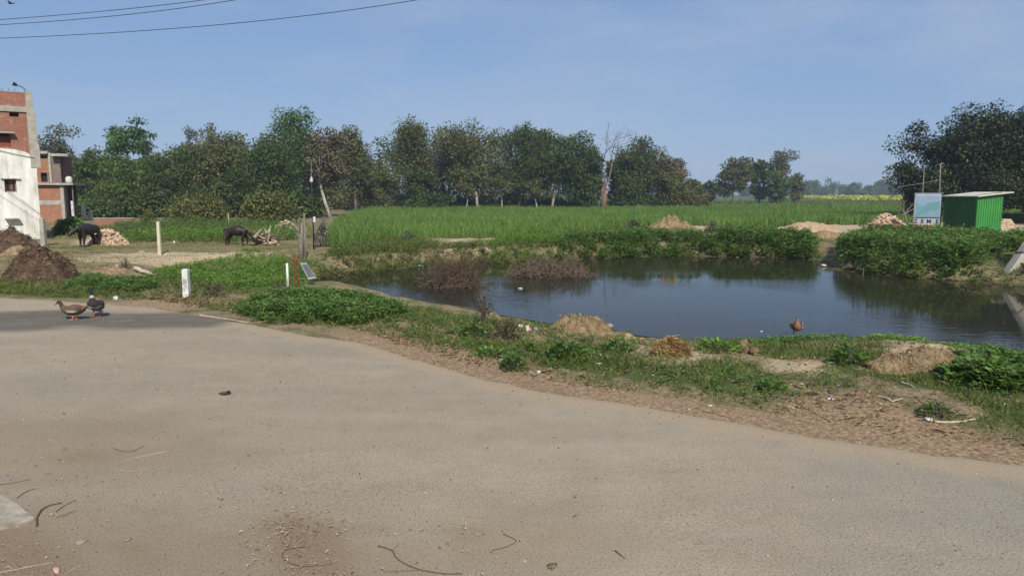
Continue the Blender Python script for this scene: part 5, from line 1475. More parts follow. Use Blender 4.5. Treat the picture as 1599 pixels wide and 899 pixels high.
# ------------------------------------------------------------------ mounds and heaps
def mound_mesh(name, rx_, ry_, h, seed, rough=0.25, n=36, m=64, pw=1.0, peak=(0, 0), fine=0.06):
    V = []
    for i in range(n + 1):
        u = i / n
        for k in range(m):
            a = 2 * math.pi * k / m
            V.append((math.cos(a) * u, math.sin(a) * u, u))
    V = np.array(V)
    ex = 1 + 0.25 * (fbm(np.cos(np.arctan2(V[:, 1], V[:, 0])) * 1.5 + seed, np.sin(np.arctan2(V[:, 1], V[:, 0])) * 1.5 + seed, 1.0, 3) - 0.5) * 2
    x = V[:, 0] * rx_ * ex; y = V[:, 1] * ry_ * ex
    u = V[:, 2]
    sx = x - peak[0] * (1 - u); sy = y - peak[1] * (1 - u)
    prof = (1 - u ** (2.3 * pw)) ** 1.15
    nz = fbm(sx + seed * 3.1, sy + seed, 2.2 / max(rx_, 0.3) ** 0.6, 5) - 0.5
    rdg = 1 - np.abs(2 * fbm(sx * 1.0 + seed * 2, sy + 5, 1.4 / max(rx_, 0.3) ** 0.7, 3) - 1)
    z = h * prof * (0.80 + rough * 2.2 * nz + 0.22 * (rdg - 0.3)) + 2.2 * fine * (fbm(sx + seed, sy, 7.0, 4) - 0.5) * (1 - u ** 3) - 0.07 * u
    X_ = x + peak[0] * prof; Y_ = y + peak[1] * prof
    F = []
    for i in range(n):
        for k in range(m):
            a, b = i * m + k, i * m + (k + 1) % m
            F.append((a, a + m, b + m, b))
    return mesh_np(name, np.stack([X_, Y_, z], 1), np.array(F), None, True)

def mound(name, label, px, py, wpx, top_py, mat, seed, depth=0.7, rough=0.25, pw=1.0, peak=(0, 0), cat='mound', bits=None, fine=0.06):
    b = ground(px, py)
    rx_ = wpx / 2 / FPX * b.y; ry_ = rx_ * depth
    cy = b.y + ry_ * 0.7
    cx = b.x * cy / b.y
    cz = zat(cx, cy) - 0.02
    h = xz_at(px, top_py, cy)[1] - cz
    t = empty(name, (cx, cy, cz))
    me = mound_mesh('heap', rx_, ry_, h, seed, rough, pw=pw, peak=peak, fine=fine)
    link('heap', me, mat, t)
    if bits:
        n, L, lm = bits
        co = np.array([v.co for v in me.vertices]); no = np.array([v.normal for v in me.vertices])
        k = RNG.integers(0, len(co), n)
        k = k[k > 200] if (k > 200).any() else k
        n = len(k)
        j = co[k] + RNG.normal(size=(n, 3)) * L * 0.15
        d = unit(rand_dir(n) * np.array([1, 1, .5]))
        ln = L * 0.45 * (0.4 + RNG.random(n))
        V, F, T = leaf_arrays(j + no[k] * 0.008, d, no[k] + 0.5 * rand_dir(n), ln, ln * 0.3, 0.1)
        o = link('loose_crumbs', mesh_np('loose_crumbs', V, F, {'tint': T}), LEAF[lm], t); o['kind'] = 'stuff'
    return tagit(t, label, cat)

mound('dung_mound', 'large dark brown dung mound beside the road at left', 64, 438, 124, 390, DUNG, 6.3, 0.8, 0.16, bits=(2200, 0.17, 'dungbit'), fine=0.3, pw=1.15)
mound('dung_mound', 'broad brown dung heap against the whitewashed house', 10, 394, 110, 354, DUNG, 5.7, 0.7, 0.3, bits=(1500, 0.2, 'dungbit'), fine=0.3)
mound('earth_mound', 'small tan earth hump between the two dung heaps', 28, 398, 60, 384, DIRT_TAN, 8.2, 0.6)
mound('earth_mound', 'reddish earth spill at the left edge below the dung heap', 4, 392, 24, 374, BRICKBAT, 9.1, 0.6)
mound('earth_mound', 'pale tan earth mound beyond the pond in front of the wheat', 1046, 373, 128, 341, DIRT_TAN, 3.3, 0.6, 0.3, peak=(0.1, 0), fine=0.22, bits=(700, 0.16, 'chips'))
mound('sand_pile', 'low smooth sand pile behind the right-hand weeds', 1262, 364, 110, 344, SAND, 4.4, 0.5, 0.12)
mound('earth_mound', 'reddish low earth hump in front of the sand pile', 1288, 372, 60, 358, DIRT_TAN, 6.6, 0.5, 0.3)
mound('earth_mound', 'tan earth mound at the near shore in the middle', 905, 525, 128, 487, DIRT_TAN, 7.4, 0.6, 0.25, pw=1.2, bits=(1200, 0.07, 'chips'), fine=0.07)
mound('earth_mound', 'long tan earth mound at the near shore on the right', 1452, 580, 250, 541, DIRT_TAN, 1.4, 0.34, 0.45, pw=0.8, peak=(-0.15, 0), bits=(1200, 0.07, 'chips'), fine=0.09)
mound('earth_mound', 'small tan earth hump at the near shore left of the white bags', 772, 502, 44, 486, DIRT_TAN, 2.9, 0.6)
mound('earth_mound', 'pale lumpy sand hump right of the tan near mound', 985, 530, 84, 521, SAND, 5.2, 0.6)
mound('earth_mound', 'tan sandy hump behind the thin brown tuft', 180, 428, 90, 413, DIRT_TAN, 5.9, 0.6)

def heap_strands(name, label, px, py, wpx, top_py, n, L, mat, cat, depth=0.7):
    b = ground(px, py)
    rx_ = wpx / 2 / FPX * b.y; ry_ = rx_ * depth
    h = xz_at(px, top_py, b.y + ry_)[1] - b.z
    a = RNG.random(n) * 6.283; u = RNG.random(n) ** 0.6
    C = np.stack([np.cos(a) * u * rx_, np.sin(a) * u * ry_ , h * (1 - u ** 1.6) * (0.35 + 0.65 * RNG.random(n))], 1)
    d = unit(np.stack([-np.sin(a), np.cos(a), 0 * a], 1) + 0.9 * rand_dir(n) * np.array([1, 1, .35]) + np.stack([np.cos(a) * .4, np.sin(a) * .4, -0.4 * u], 1))
    ln = L * (.5 + RNG.random(n))
    V, F, T = leaf_arrays(C - d * ln[:, None] * .5, d, unit(np.array([0, 0, 1.]) + .5 * rand_dir(n)), ln, 0.012, 0.03)
    t = empty(name, (b.x, b.y + ry_, b.z))
    link('core', mound_mesh('core', rx_ * .85, ry_ * .85, h * .75, 3.0, .2, 12, 20), STRAW_CORE, t)
    o = link('strands', mesh_np('strands', V, F, {'tint': T}), LEAF[mat], t); o['kind'] = 'stuff'
    return tagit(t, label, cat)
STRAW_CORE = m_noise('straw_core', [(0.26, 0.15, 0.06), (0.42, 0.27, 0.12)], 30, 4, 0.9, 0.5, 0.01)
heap_strands('straw_pile', 'heap of golden straw on the near bank', 1052, 556, 60, 524, 900, 0.22, 'straw', 'straw')

def twig_heap(name, label, px, py, wpx, top_py, n, mat, arcs=False, seed=1, upright=0):
    g = np.random.default_rng(seed)
    x, y = at(px, py, WATER_Z); y += 0.5; x = x * y / (y - .5)
    rx_ = wpx / 2 / FPX * y; ry_ = rx_ * 0.55
    H = xz_at(px, top_py, y)[1] - WATER_Z
    t = empty(name, (x, y, WATER_Z))
    mb = MB()
    for k in range(n):
        a = g.random() * 6.283; u = g.random() ** .5
        c = np.array([math.cos(a) * u * rx_, math.sin(a) * u * ry_, H * (1 - u * u) * g.random() * .75])
        d = g.normal(size=3) * np.array([1, .8, .25 if arcs else .55]); d /= np.linalg.norm(d)
        L = rx_ * (.25 + .5 * g.random())
        bend = g.normal(size=3) * L * (.22 if arcs else .12) + np.array([0, 0, L * (.18 if arcs else .08)])
        p0, p2 = c - d * L * .5, c + d * L * .5
        p1 = c + bend
        r = .006 + .008 * g.random() ** 2
        p0[2] = max(p0[2], -.08); p2[2] = max(p2[2], -.08)
        mb.tube([p0, p1, p2], [r, r * .85, r * .5], 4)
    mb.build('twigs', mat, t)['kind'] = 'stuff'
    if upright:
        mb = MB()
        for k in range(upright):
            a = g.random() * 6.283; u = g.random() ** .5
            c = np.array([math.cos(a) * u * rx_ * .8, math.sin(a) * u * ry_ * .8, 0])
            d = np.array([.35 + .5 * g.normal() * .5, g.normal() * .3, 1.0]); d /= np.linalg.norm(d)
            L = H * (.7 + .75 * g.random())
            mb.tube([c, c + d * L * .55 + g.normal(size=3) * .04, c + d * L + np.array([.1, 0, 0]) * L], [.008, .006, .003], 3)
        mb.build('upright_stems', mat, t)['kind'] = 'stuff'
    return tagit(t, label, 'twig heap')
twig_heap('brush_heap', 'dark brown upright brush heap standing in the pond', 700, 451, 105, 404, 260, TWIG_DARK, False, 3, 260)
twig_heap('brush_heap', 'flatter tangle of pale curved twigs in the pond', 862, 434, 125, 404, 330, TWIG, True, 8, 60)

# brick rubble: each brick its own piece
def brick_me(name, l, w, h, seed):
    g = np.random.default_rng(seed)
    mb = MB().box(-l / 2, l / 2, -w / 2, w / 2, -h / 2, h / 2)
    mb.V = [tuple(np.array(v) * (1 + .12 * g.normal(size=3))) for v in mb.V]
    return mesh_py(name, mb.V, mb.F)
BM = {}
for mname, mt in (('tan', BRICKBAT), ('pink', BRICK_PINK), ('brown', BRICK_BROWN)):
    BM[mname] = []
    for k in range(4):
        me = brick_me('brick', (.24, .20, .14, .22)[k], .115, .075, k + 5); me.materials.append(mt); BM[mname].append(me)

def rubble(name, label, px, py, wpx, top_py, n, kind, seed, core, Y=None, depth=.6):
    g = np.random.default_rng(seed)
    b = ground(px, py) if Y is None else Vector((xz_at(px, py, Y)[0], Y, 0))
    rx_ = wpx / 2 / FPX * b.y; ry_ = rx_ * depth
    cy = b.y + ry_; cx = b.x * cy / b.y
    h = xz_at(px, top_py, cy)[1] - zat(cx, cy)
    t = empty(name, (cx, cy, zat(cx, cy)))
    link('core', mound_mesh('core', rx_ * .92, ry_ * .92, h * .85, seed, .15, 12, 24), core, t)
    for k in range(n):
        a = g.random() * 6.283; u = g.random() ** .5
        me = BM[kind][g.integers(4)]
        link('brick', me, None, t, (math.cos(a) * u * rx_, math.sin(a) * u * ry_, max(.02, h * .92 * (1 - u ** 1.5) + .02 * g.normal())), tuple(g.normal(size=3) * np.array([.5, .5, 2])))
    return tagit(t, label, 'rubble')
rubble('brick_rubble', 'pile of tan broken bricks beside the left-hand cow', 168, 383, 60, 358, 170, 'tan', 3, DIRT_TAN)
rubble('brick_rubble', 'pinkish brick rubble behind the wooden stakes', 447, 360, 40, 345, 70, 'pink', 5, BRICK_PINK)
rubble('brick_rubble', 'pale heap of broken bricks left of the billboard', 1383, 360, 74, 332, 190, 'tan', 7, BRICKBAT, Y=36.5)
rubble('brick_rubble', 'small spill of pale brick pieces below the billboard', 1446, 366, 34, 353, 50, 'tan', 9, BRICKBAT, Y=34.5)

def brick_stack(name, label, px0, px1, base_py, top_py, Y, kind, cols_, rows, seed, endon=False):
    g = np.random.default_rng(seed)
    xa, xb_ = xz_at(px0, base_py, Y)[0], xz_at(px1, base_py, Y)[0]
    z0 = zat((xa + xb_) / 2, Y)
    H = xz_at(px0, top_py, Y)[1] - z0
    t = empty(name, (xa, Y, z0))
    bw, bh = (xb_ - xa) / cols_, H / rows
    me = mesh_py('brick', *(lambda m: (m.V, m.F))(MB().box(-bw * .47, bw * .47, -.12, .12, -bh * .46, bh * .46))); me.materials.append({'tan': BRICKBAT, 'brown': BRICK_BROWN}[kind])
    for r_ in range(rows):
        for c_ in range(cols_):
            if r_ == rows - 1 and g.random() < .25: continue
            for dpt in range(2):
                link('brick', me, None, t, (bw * (c_ + .5 + .18 * (r_ % 2 - .5)) , .125 + dpt * .25 + .02 * g.normal(), bh * (r_ + .5)), (0, 0, .03 * g.normal()))
    return tagit(t, label, 'bricks')
brick_stack('brick_stack', 'long low stack of dark brown bricks before the rubble heap', 1362, 1432, 367, 350, 33.0, 'brown', 9, 6, 3)
brick_stack('brick_stack', 'short stack of tan bricks at the right of the green shed', 1560, 1582, 364, 342, 35.6, 'tan', 6, 8, 4)

# stump and branch heap by the right-hand cow
b = ground(412, 383); sh_ = empty('stump_heap', b)
g = np.random.default_rng(12)
k_ = b.y / FPX
link('core', mound_mesh('core', 24 * k_, 13 * k_, 17 * k_, 3.7, .5, 18, 28, fine=.2), m_noise('rotten_stump', [(0.10, 0.06, 0.04), (0.30, 0.2, 0.12), (0.42, 0.31, 0.2)], 6, 6, .95, .8, .05), sh_, (0, .3, 0))
for i in range(34):
    q = np.array([g.normal() * 13 * k_, g.normal() * 5 * k_, abs(g.normal()) * 8 * k_])
    d = g.normal(size=3); d[2] = abs(d[2]) * .9; d /= np.linalg.norm(d)
    L = .25 + .35 * g.random(); r = .025 + .04 * g.random()
    MB().tube([q, q + d * L * .5 + g.normal(size=3) * .03, q + d * L], [r, r * .8, r * .45], 6).build('branch', (TWIG_PALE, TWIG, BARK_RED, TWIG_PALE)[i % 4], sh_)
tagit(sh_, 'heap of split tan stumps and branches in front of the right-hand cow', 'wood heap')

# ------------------------------------------------------------------ animals
def skin_mesh(name, verts, edges, radii, root, levels=2):
    me = bpy.data.meshes.new(name); me.from_pydata([tuple(v) for v in verts], edges, []); me.update()
    o = bpy.data.objects.new(name, me); col.objects.link(o)
    sk = o.modifiers.new('skin', 'SKIN'); sk.use_smooth_shade = True; sk.branch_smoothing = 0.6
    sd = o.modifiers.new('sub', 'SUBSURF'); sd.levels = levels; sd.render_levels = levels
    for i, r in enumerate(radii):
        me.skin_vertices[0].data[i].radius = (r, r) if not hasattr(r, '__len__') else r
        me.skin_vertices[0].data[i].use_root = (i == root)
    bpy.context.view_layer.update()
    dg = bpy.context.evaluated_depsgraph_get()
    out = bpy.data.meshes.new_from_object(o.evaluated_get(dg))
    bpy.data.objects.remove(o)
    out.name = name
    return out

def cow(label, px, py, height_m, heading, head_low=True, seed=0, head_turn=0.0):
    b = ground(px, py)
    t = empty('cow', b, heading)
    s = height_m
    V, E, Rr = [], [], []
    def chain(pts, start=None):
        prev = start
        for (x, y, z, r) in pts:
            V.append((x * s, y * s, z * s)); Rr.append(r * s * (1.40 if r > .1 else 1.22 if r > .034 else 0.8))
            i = len(V) - 1
            if prev is not None: E.append((prev, i))
            prev = i
        return prev
    chain([(-.48, 0, .76, .185), (-.25, 0, .74, .20), (.0, 0, .72, .215), (.22, 0, .73, .21), (.38, 0, .76, .175)])
    pel, ch = 0, 4
    if head_low == 'mid': hd = chain([(.54, .02, .76, .125), (.67, .03 + head_turn * .3, .72, .085), (.75, .03 + head_turn * .5, .67, .088), (.86, .03 + head_turn * .7, .54, .062), (.90, .03 + head_turn * .75, .48, .058)], ch)
    elif head_low: hd = chain([(.54, .02, .70, .125), (.68, .03 + head_turn * .3, .56, .085), (.76, .03 + head_turn * .5, .46, .085), (.86, .03 + head_turn * .7, .30, .06), (.90, .03 + head_turn * .75, .22, .055)], ch)
    else: hd = chain([(.58, head_turn * .1, .80, .11), (.74, head_turn * .3, .82, .09), (.86, head_turn * .45, .80, .09), (1.0, head_turn * .62, .68, .06), (1.06, head_turn * .68, .63, .05)], ch)
    for sgn in (-1, 1):
        chain([(-.50, .12 * sgn, .64, .12), (-.42, .13 * sgn, .48, .085), (-.56, .125 * sgn, .30, .045), (-.53, .12 * sgn, .12, .036), (-.50, .12 * sgn, .02, .045)], pel)
        f = .06 * sgn
        chain([(.36, .11 * sgn, .58, .10), (.33 + f * .5, .12 * sgn, .42, .065), (.36 + f, .12 * sgn, .24, .042), (.35 + f, .12 * sgn, .10, .034), (.37 + f, .12 * sgn, .02, .045)], ch)
    chain([(-.68, 0, .84, .030), (-.74, .01, .62, .018), (-.73, .02, .40, .016), (-.73, .02, .28, .026)], pel)
    link('body', skin_mesh('cow_body', V, E, Rr, 0), HIDE, t)
    hb = np.array(V[5 + 2]) if True else None
    for sgn in (-1, 1):
        base = np.array(V[6]) + np.array([.03, .06 * sgn, .06]) * s
        MB().tube([base, base + np.array([.02, .09 * sgn, .05]) * s, base + np.array([.03, .10 * sgn, .15]) * s], [.022 * s, .017 * s, .005 * s], 6).build('horn', HORN, t, shade=True)
        e = base + np.array([-.02, .03 * sgn, -.02]) * s
        Vv, Ff = tube([e, e + np.array([-.03, .08 * sgn, 0]) * s, e + np.array([-.05, .15 * sgn, -.02]) * s], [.02 * s, .038 * s, .006 * s], 6)
        link('ear', mesh_py('ear', Vv, Ff, True), HIDE, t)
    return tagit(t, label, 'cow')
cow('black cow with lowered head feeding at the stump heap', 372, 384, 0.80, R(-8), True)
cow('dark brown cow standing with horned head forward beside the tan brick rubble', 138, 385, 0.90, R(264), 'mid', head_turn=-0.30)

def loft(rings, n=14):
    """rings: (x, z, half width, half height); cross-sections stand square to the path"""
    V, F = [], []
    for i, (x, z, w, h) in enumerate(rings):
        a = rings[max(i - 1, 0)]; b_ = rings[min(i + 1, len(rings) - 1)]
        tx_, tz_ = b_[0] - a[0], b_[1] - a[1]; l_ = math.hypot(tx_, tz_) + 1e-9; tx_ /= l_; tz_ /= l_
        for k in range(n):
            an = 2 * math.pi * k / n
            V.append((x - tz_ * math.sin(an) * h, math.cos(an) * w, z + tx_ * math.sin(an) * h))
    for i in range(len(rings) - 1):
        for k in range(n):
            F.append((i * n + k, i * n + (k + 1) % n, (i + 1) * n + (k + 1) % n, (i + 1) * n + k))
    return np.array(V), F

def duck(name, label, px, py, scale, heading, body, cols_, bill_at, wing_cols, legs=2, neck_mat=None, leg_mat=None):
    b = ground(px, py)
    t = empty(name, b, heading)
    n = 14
    V, F = loft(body, n)
    C = np.repeat(np.array(cols_), n, 0)
    if len(wing_cols) > 2:   # paler belly
        low = (np.tile(np.sin(2 * np.pi * np.arange(n) / n), len(body)) < -.35) & (np.repeat(np.arange(len(body)), n) < len(body) - 7)
        C[low] = wing_cols[2]
    q = [tuple(f) for f in F]
    me = mesh_np('duck_body', V * scale, np.array(q), None, True, C)
    link('body', me, PLUMAGE, t)
    for sgn in (-1, 1):
        ring = [(.10, .195, .012, .035), (.04, .185, .018, .062), (-.05, .180, .016, .058), (-.13, .185, .010, .034), (-.20, .20, .003, .008)]
        Vw, Fw = loft(ring, 8)
        Vw[:, 1] += sgn * np.array([.066, .094, .091, .066, .034]).repeat(8)
        cw = np.tile(np.array(wing_cols[0]), (len(Vw), 1)).astype(float)
        r_ = np.repeat(np.arange(5), 8)
        cw[(r_ >= 1) & (r_ <= 2) & np.isin(np.tile(np.arange(8), 5), ((2, 3) if sgn < 0 else (1, 2)) if len(wing_cols) < 3 else (1, 2, 3))] = wing_cols[1]
        cw[(r_ >= 3)] = np.array(wing_cols[0]) * 0.5
        w = link('wing', mesh_np('wing', Vw * scale, np.array(Fw), None, True, cw), PLUMAGE, t)
    bx_, bz_, dxx, dzz = bill_at
    Vb, Fb = loft([(bx_, bz_, .014, .012), (bx_ + dxx * .5, bz_ + dzz * .5, .013, .008), (bx_ + dxx, bz_ + dzz, .011, .004)], 8)
    link('bill', mesh_np('bill', Vb * scale, np.array(Fb), None, True), BILL, t)
    for sgn in ((-1, 1) if legs == 2 else (-1,)):
        lx = -.01 + .02 * sgn
        lg_ = MB().tube([(lx * scale, .035 * sgn * scale, .10 * scale), ((lx - .012) * scale, .035 * sgn * scale, .05 * scale), (lx * scale, .035 * sgn * scale, .005 * scale)], [.011 * scale, .008 * scale, .007 * scale], 6).build('leg', leg_mat or ORANGE, t)
        fp = [(lx - .012, .035 * sgn, .004), (lx + .06, .035 * sgn - .03, .004), (lx + .068, .035 * sgn, .005), (lx + .06, .035 * sgn + .03, .004), (lx, .035 * sgn, .018)]
        MB().add([tuple(c * scale for c in p_) for p_ in fp], [(0, 1, 4), (1, 2, 4), (2, 3, 4), (3, 0, 4), (3, 2, 1, 0)]).build('foot', leg_mat or ORANGE, lg_)
    return tagit(t, label, 'duck')

BR, DBR, WH, BK, GY, CH, GRN = (.13, .075, .042), (.045, .028, .02), (.62, .60, .56), (.008, .008, .009), (.16, .15, .145), (.035, .022, .016), (.006, .010, .009)
fem = [(-.255, .235, .006, .004), (-.215, .215, .038, .018), (-.16, .185, .062, .045), (-.08, .158, .084, .070), (.0, .150, .092, .078), (.08, .155, .084, .078), (.135, .175, .062, .064), (.17, .205, .040, .044), (.188, .240, .030, .032), (.200, .270, .028, .030), (.215, .292, .031, .034), (.238, .296, .028, .032), (.258, .288, .012, .014)]
fcol = [BR, BR, BR, BR, BR, BR, BR, BR, DBR, DBR, DBR, DBR, DBR]
duck('brown_duck', 'brown female duck with white wing bars walking on the road', 116, 499, 0.96, R(183), fem, fcol, (.262, .280, .035, -.035), (BR, WH))
mal = [(-.24, .200, .008, .006), (-.20, .185, .045, .025), (-.15, .170, .070, .052), (-.07, .160, .088, .074), (.0, .165, .094, .082), (.07, .180, .086, .082), (.115, .215, .062, .066), (.130, .262, .036, .040), (.132, .295, .030, .031), (.134, .325, .029, .030), (.140, .360, .029, .031), (.158, .392, .034, .038), (.185, .398, .029, .033), (.205, .390, .013, .014)]
mcol = [BK, BK, BK, CH, CH, CH, CH, CH, WH, GRN, GRN, GRN, GRN, GRN]
duck('mallard_drake', 'black-headed drake with white collar beside the brown duck', 151, 494, 1.08, R(140), mal, mcol, (.205, .385, .045, -.02), ((.035, .032, .031), WH, GY))
pre = [(-.20, .205, .008, .006), (-.16, .19, .04, .022), (-.11, .178, .066, .048), (-.04, .165, .084, .072), (.03, .165, .088, .08), (.085, .185, .074, .074), (.11, .222, .05, .05), (.10, .262, .034, .036), (.07, .285, .03, .032), (.035, .292, .026, .03), (.01, .288, .01, .014)]
pcol = [(.28, .15, .075)] * 7 + [(.20, .11, .06)] * 2 + [DBR] * 2
duck('brown_duck', 'chestnut duck standing on one leg at the pond edge', 1243, 524, 0.98, R(255), pre, pcol, (.012, .285, -.04, -.02), ((.26, .14, .075), WH), 1, None, BILL)

# distant bird
bd = empty('flying_bird', (xz_at(17, 6, 40)[0], 40, xz_at(17, 6, 40)[1]))
Vb, Fb = loft([(-.16, 0, .01, .005), (-.08, 0, .035, .03), (.03, .01, .045, .04), (.10, .02, .03, .028), (.16, .015, .005, .005)], 8)
link('body', mesh_np('bird_body', Vb, np.array(Fb), None, True), BLACK, bd)
for s_ in (-1, 1):
    MB().add([(-.06, .03 * s_, .02), (.06, .03 * s_, .02), (.05, .2 * s_, .09), (-.04, .2 * s_, .085), (-.05, .36 * s_, .05), (0, .3 * s_, .07), (-.06, .03 * s_, .012), (.06, .03 * s_, .012), (.05, .2 * s_, .082), (-.04, .2 * s_, .077)],
             [(0, 1, 2, 3), (3, 2, 5, 4), (9, 8, 7, 6), (4, 5, 8, 9), (0, 3, 9, 6), (1, 7, 8, 2)]).build('wing', BLACK, bd)
tagit(bd, 'tiny dark bird flying at the top left corner', 'bird')

# ------------------------------------------------------------------ stones, litter, sticks
def blob_me(name, rx_, ry_, rz_, seed, n=7, m=10, jag=.3):
    g = np.random.default_rng(seed); V = []
    for i in range(n + 1):
        th_ = math.pi * i / n
        for k in range(m):
            a = 2 * math.pi * k / m; r = 1 + jag * (g.random() - .5) * (0 if i in (0, n) else 1) * 2
            V.append((math.sin(th_) * math.cos(a) * rx_ * r, math.sin(th_) * math.sin(a) * ry_ * r, math.cos(th_) * rz_ * (r if 0 < i < n else 1)))
    F = [(i * m + k, (i + 1) * m + k, (i + 1) * m + (k + 1) % m, i * m + (k + 1) % m) for i in range(n) for k in range(m)]
    return mesh_np(name, np.array(V), np.array(F), None, False)

def lump(name, label, px, py, w, h, mat, seed, cat, jag=.3, z=None, lift=.3, d=None):
    b = ground(px, py)
    if z is not None: x, y = at(px, py, z); b = Vector((x, y, z))
    k = b.y / FPX * (0.72 if cat in ('litter', 'bag', 'rag', 'stone') else 1.0)
    if cat in ('litter', 'bag'): h *= 0.75
    o = link(name, blob_me(name, w * k / 2, (d or w * .7) * k / 2, h * k / 2, seed, jag=jag), mat, None, (b.x, b.y, b.z + h * k / 2 * (1 - lift)), (0, 0, seed))
    return tagit(o, label, cat)
lump('pointed_stone', 'pointed earthy stone at the near shore left of the brown duck', 1160, 551, 24, 34, DIRT_TAN, 3, 'stone', .5)
lump('boulder', 'tan earth clod beside the pointed earthy stone', 1178, 552, 30, 16, DIRT_TAN, 4, 'stone', .25)
lump('boulder', 'grey stone on the right flank of the tan near mound', 952, 512, 16, 12, STONE, 6, 'stone', .2)
lump('boulder', 'pale broken concrete lump beside the thin brown tuft', 183, 424, 16, 20, STONE, 8, 'stone', .25)
lump('boulder', 'pale round crumpled lump at the grass edge right of the drake', 181, 468, 14, 10, CONC_WHITE, 9, 'stone', .25)
lump('plastic_bag', 'white crumpled bag right of the pink rag on the near shore', 838, 516, 17, 11, WHITE, 11, 'bag', .5)
lump('plastic_bag', 'translucent pale bag left of the pink rag', 811, 512, 16, 13, CONC_WHITE, 12, 'bag', .5)
lump('rag', 'pink upright rag between two pale bags', 824, 518, 12, 17, PINKISH, 13, 'rag', .45)
lump('plastic_bag', 'pale blue-white bag at the end of the pale stick on the verge', 1450, 656, 20, 9, WHITE, 14, 'bag', .35)
lump('paper_scrap', 'white paper scrap below the straw pile on the grass', 937, 556, 10, 8, WHITE, 15, 'litter', .5)
lump('paper_scrap', 'flat white scrap in the grass right of the wide clump', 935, 568, 14, 4, WHITE, 16, 'litter', .5)
lump('paper_scrap', 'white scrap beside the crushed cup on the litter strip', 858, 577, 12, 6, WHITE, 17, 'litter', .5)
lump('crushed_cup', 'greyish crushed cup on the brown litter strip', 841, 582, 12, 7, CONC_WHITE, 18, 'litter', .5)
lump('paper_scrap', 'white block on the grass strip by the road', 1109, 634, 12, 5, CONC_CREAM, 19, 'litter', .2)
lump('paper_scrap', 'small pale scrap left of the white block by the road', 1076, 639, 8, 3, CONC_CREAM, 20, 'litter', .4)
lump('paper_scrap', 'tiny white dot of litter in the grass under the duck', 1199, 594, 5, 5, WHITE, 21, 'litter', .3)
lump('paper_scrap', 'white dot of litter at the left of the big green patch', 1308, 602, 6, 5, WHITE, 22, 'litter', .3)
lump('paper_scrap', 'flat pale leaf-like scrap at the litter edge', 1297, 624, 22, 6, CONC_WHITE, 23, 'litter', .4)
lump('plastic_wrapper', 'long pale wrapper in the weeds right of the duck', 1283, 580, 34, 6, CONC_WHITE, 24, 'litter', .5, d=10)
lump('paper_scrap', 'pale scrap on the litter strip near the right weeds', 1569, 632, 12, 6, CONC_CREAM, 25, 'litter', .4)
lump('paper_scrap', 'white scrap on the left part of the litter strip', 783, 562, 9, 4, WHITE, 26, 'litter', .4)
lump('floating_litter', 'white scrap floating in the water below the twig heaps', 812, 451, 14, 4, WHITE, 27, 'litter', .4, z=WATER_Z)
lump('floating_litter', 'white scrap floating left of the dark brush heap', 657, 416, 12, 5, WHITE, 28, 'litter', .4, z=WATER_Z + .02)
lump('floating_litter', 'second white scrap floating behind the dark brush heap', 708, 411, 10, 4, WHITE, 29, 'litter', .4, z=WATER_Z + .02)
lump('floating_litter', 'white bag at the end of the weedy spit', 1286, 415, 14, 5, WHITE, 30, 'litter', .4, z=WATER_Z + .02)
lump('floating_litter', 'tiny white scrap in the water left of the chestnut duck', 1189, 518, 5, 4, WHITE, 31, 'litter', .4, z=WATER_Z)
lump('floating_litter', 'pale bottle at the far water edge behind the twigs', 918, 398, 7, 4, CONC_WHITE, 33, 'litter', .3, z=-.38)
lump('floating_litter', 'row-end pale scrap at the far water edge', 897, 400, 16, 3, CONC_CREAM, 34, 'litter', .4, z=-.40)
lump('paper_scrap', 'white scrap left of the cream post on the track', 222, 394, 16, 4, CONC_CREAM, 35, 'litter', .4)
lump('paper_scrap', 'small cream cup at the foot of the cream post', 259, 398, 8, 6, CONC_CREAM, 36, 'litter', .3)
lump('paper_scrap', 'upright white scrap in the weeds right of the cream post', 272, 380, 5, 9, WHITE, 37, 'litter', .3)
lump('paper_scrap', 'white dot of litter above the roadside creeping weeds', 110, 455, 5, 4, WHITE, 38, 'litter', .3)
lump('plastic_wrapper', 'silvery crumpled wrapper on the dirt at bottom left', 200, 843, 16, 7, ALU, 39, 'litter', .4)
lump('plastic_wrapper', 'pinkish wrapper among the straws in the bottom left corner', 88, 891, 40, 9, PINKISH, 40, 'litter', .3, d=14)
lump('small_stone', 'grey pebble by the curled dry stalk at bottom left', 80, 804, 12, 6, STONE, 41, 'stone', .25)
lump('small_stone', 'half-buried pale stone at the bottom left dirt', 128, 846, 28, 9, STONE, 42, 'stone', .2, lift=.7)
lump('dung_lump', 'dark flat dung pat in the middle of the road', 352, 614, 24, 2.2, DUNG, 43, 'dung', .5)
lump('small_stone', 'tiny dark pebble on the road left of the dung pat', 100, 646, 5, 3, BLACK, 44, 'stone', .2)
lump('dung_lump', 'small dry grass clod at the bottom of the road', 862, 884, 18, 5, m_noise('dry_clod', [(.10, .075, .035), (.24, .19, .10)], 40, 5, .95, .8, .01), 45, 'clod', .5)

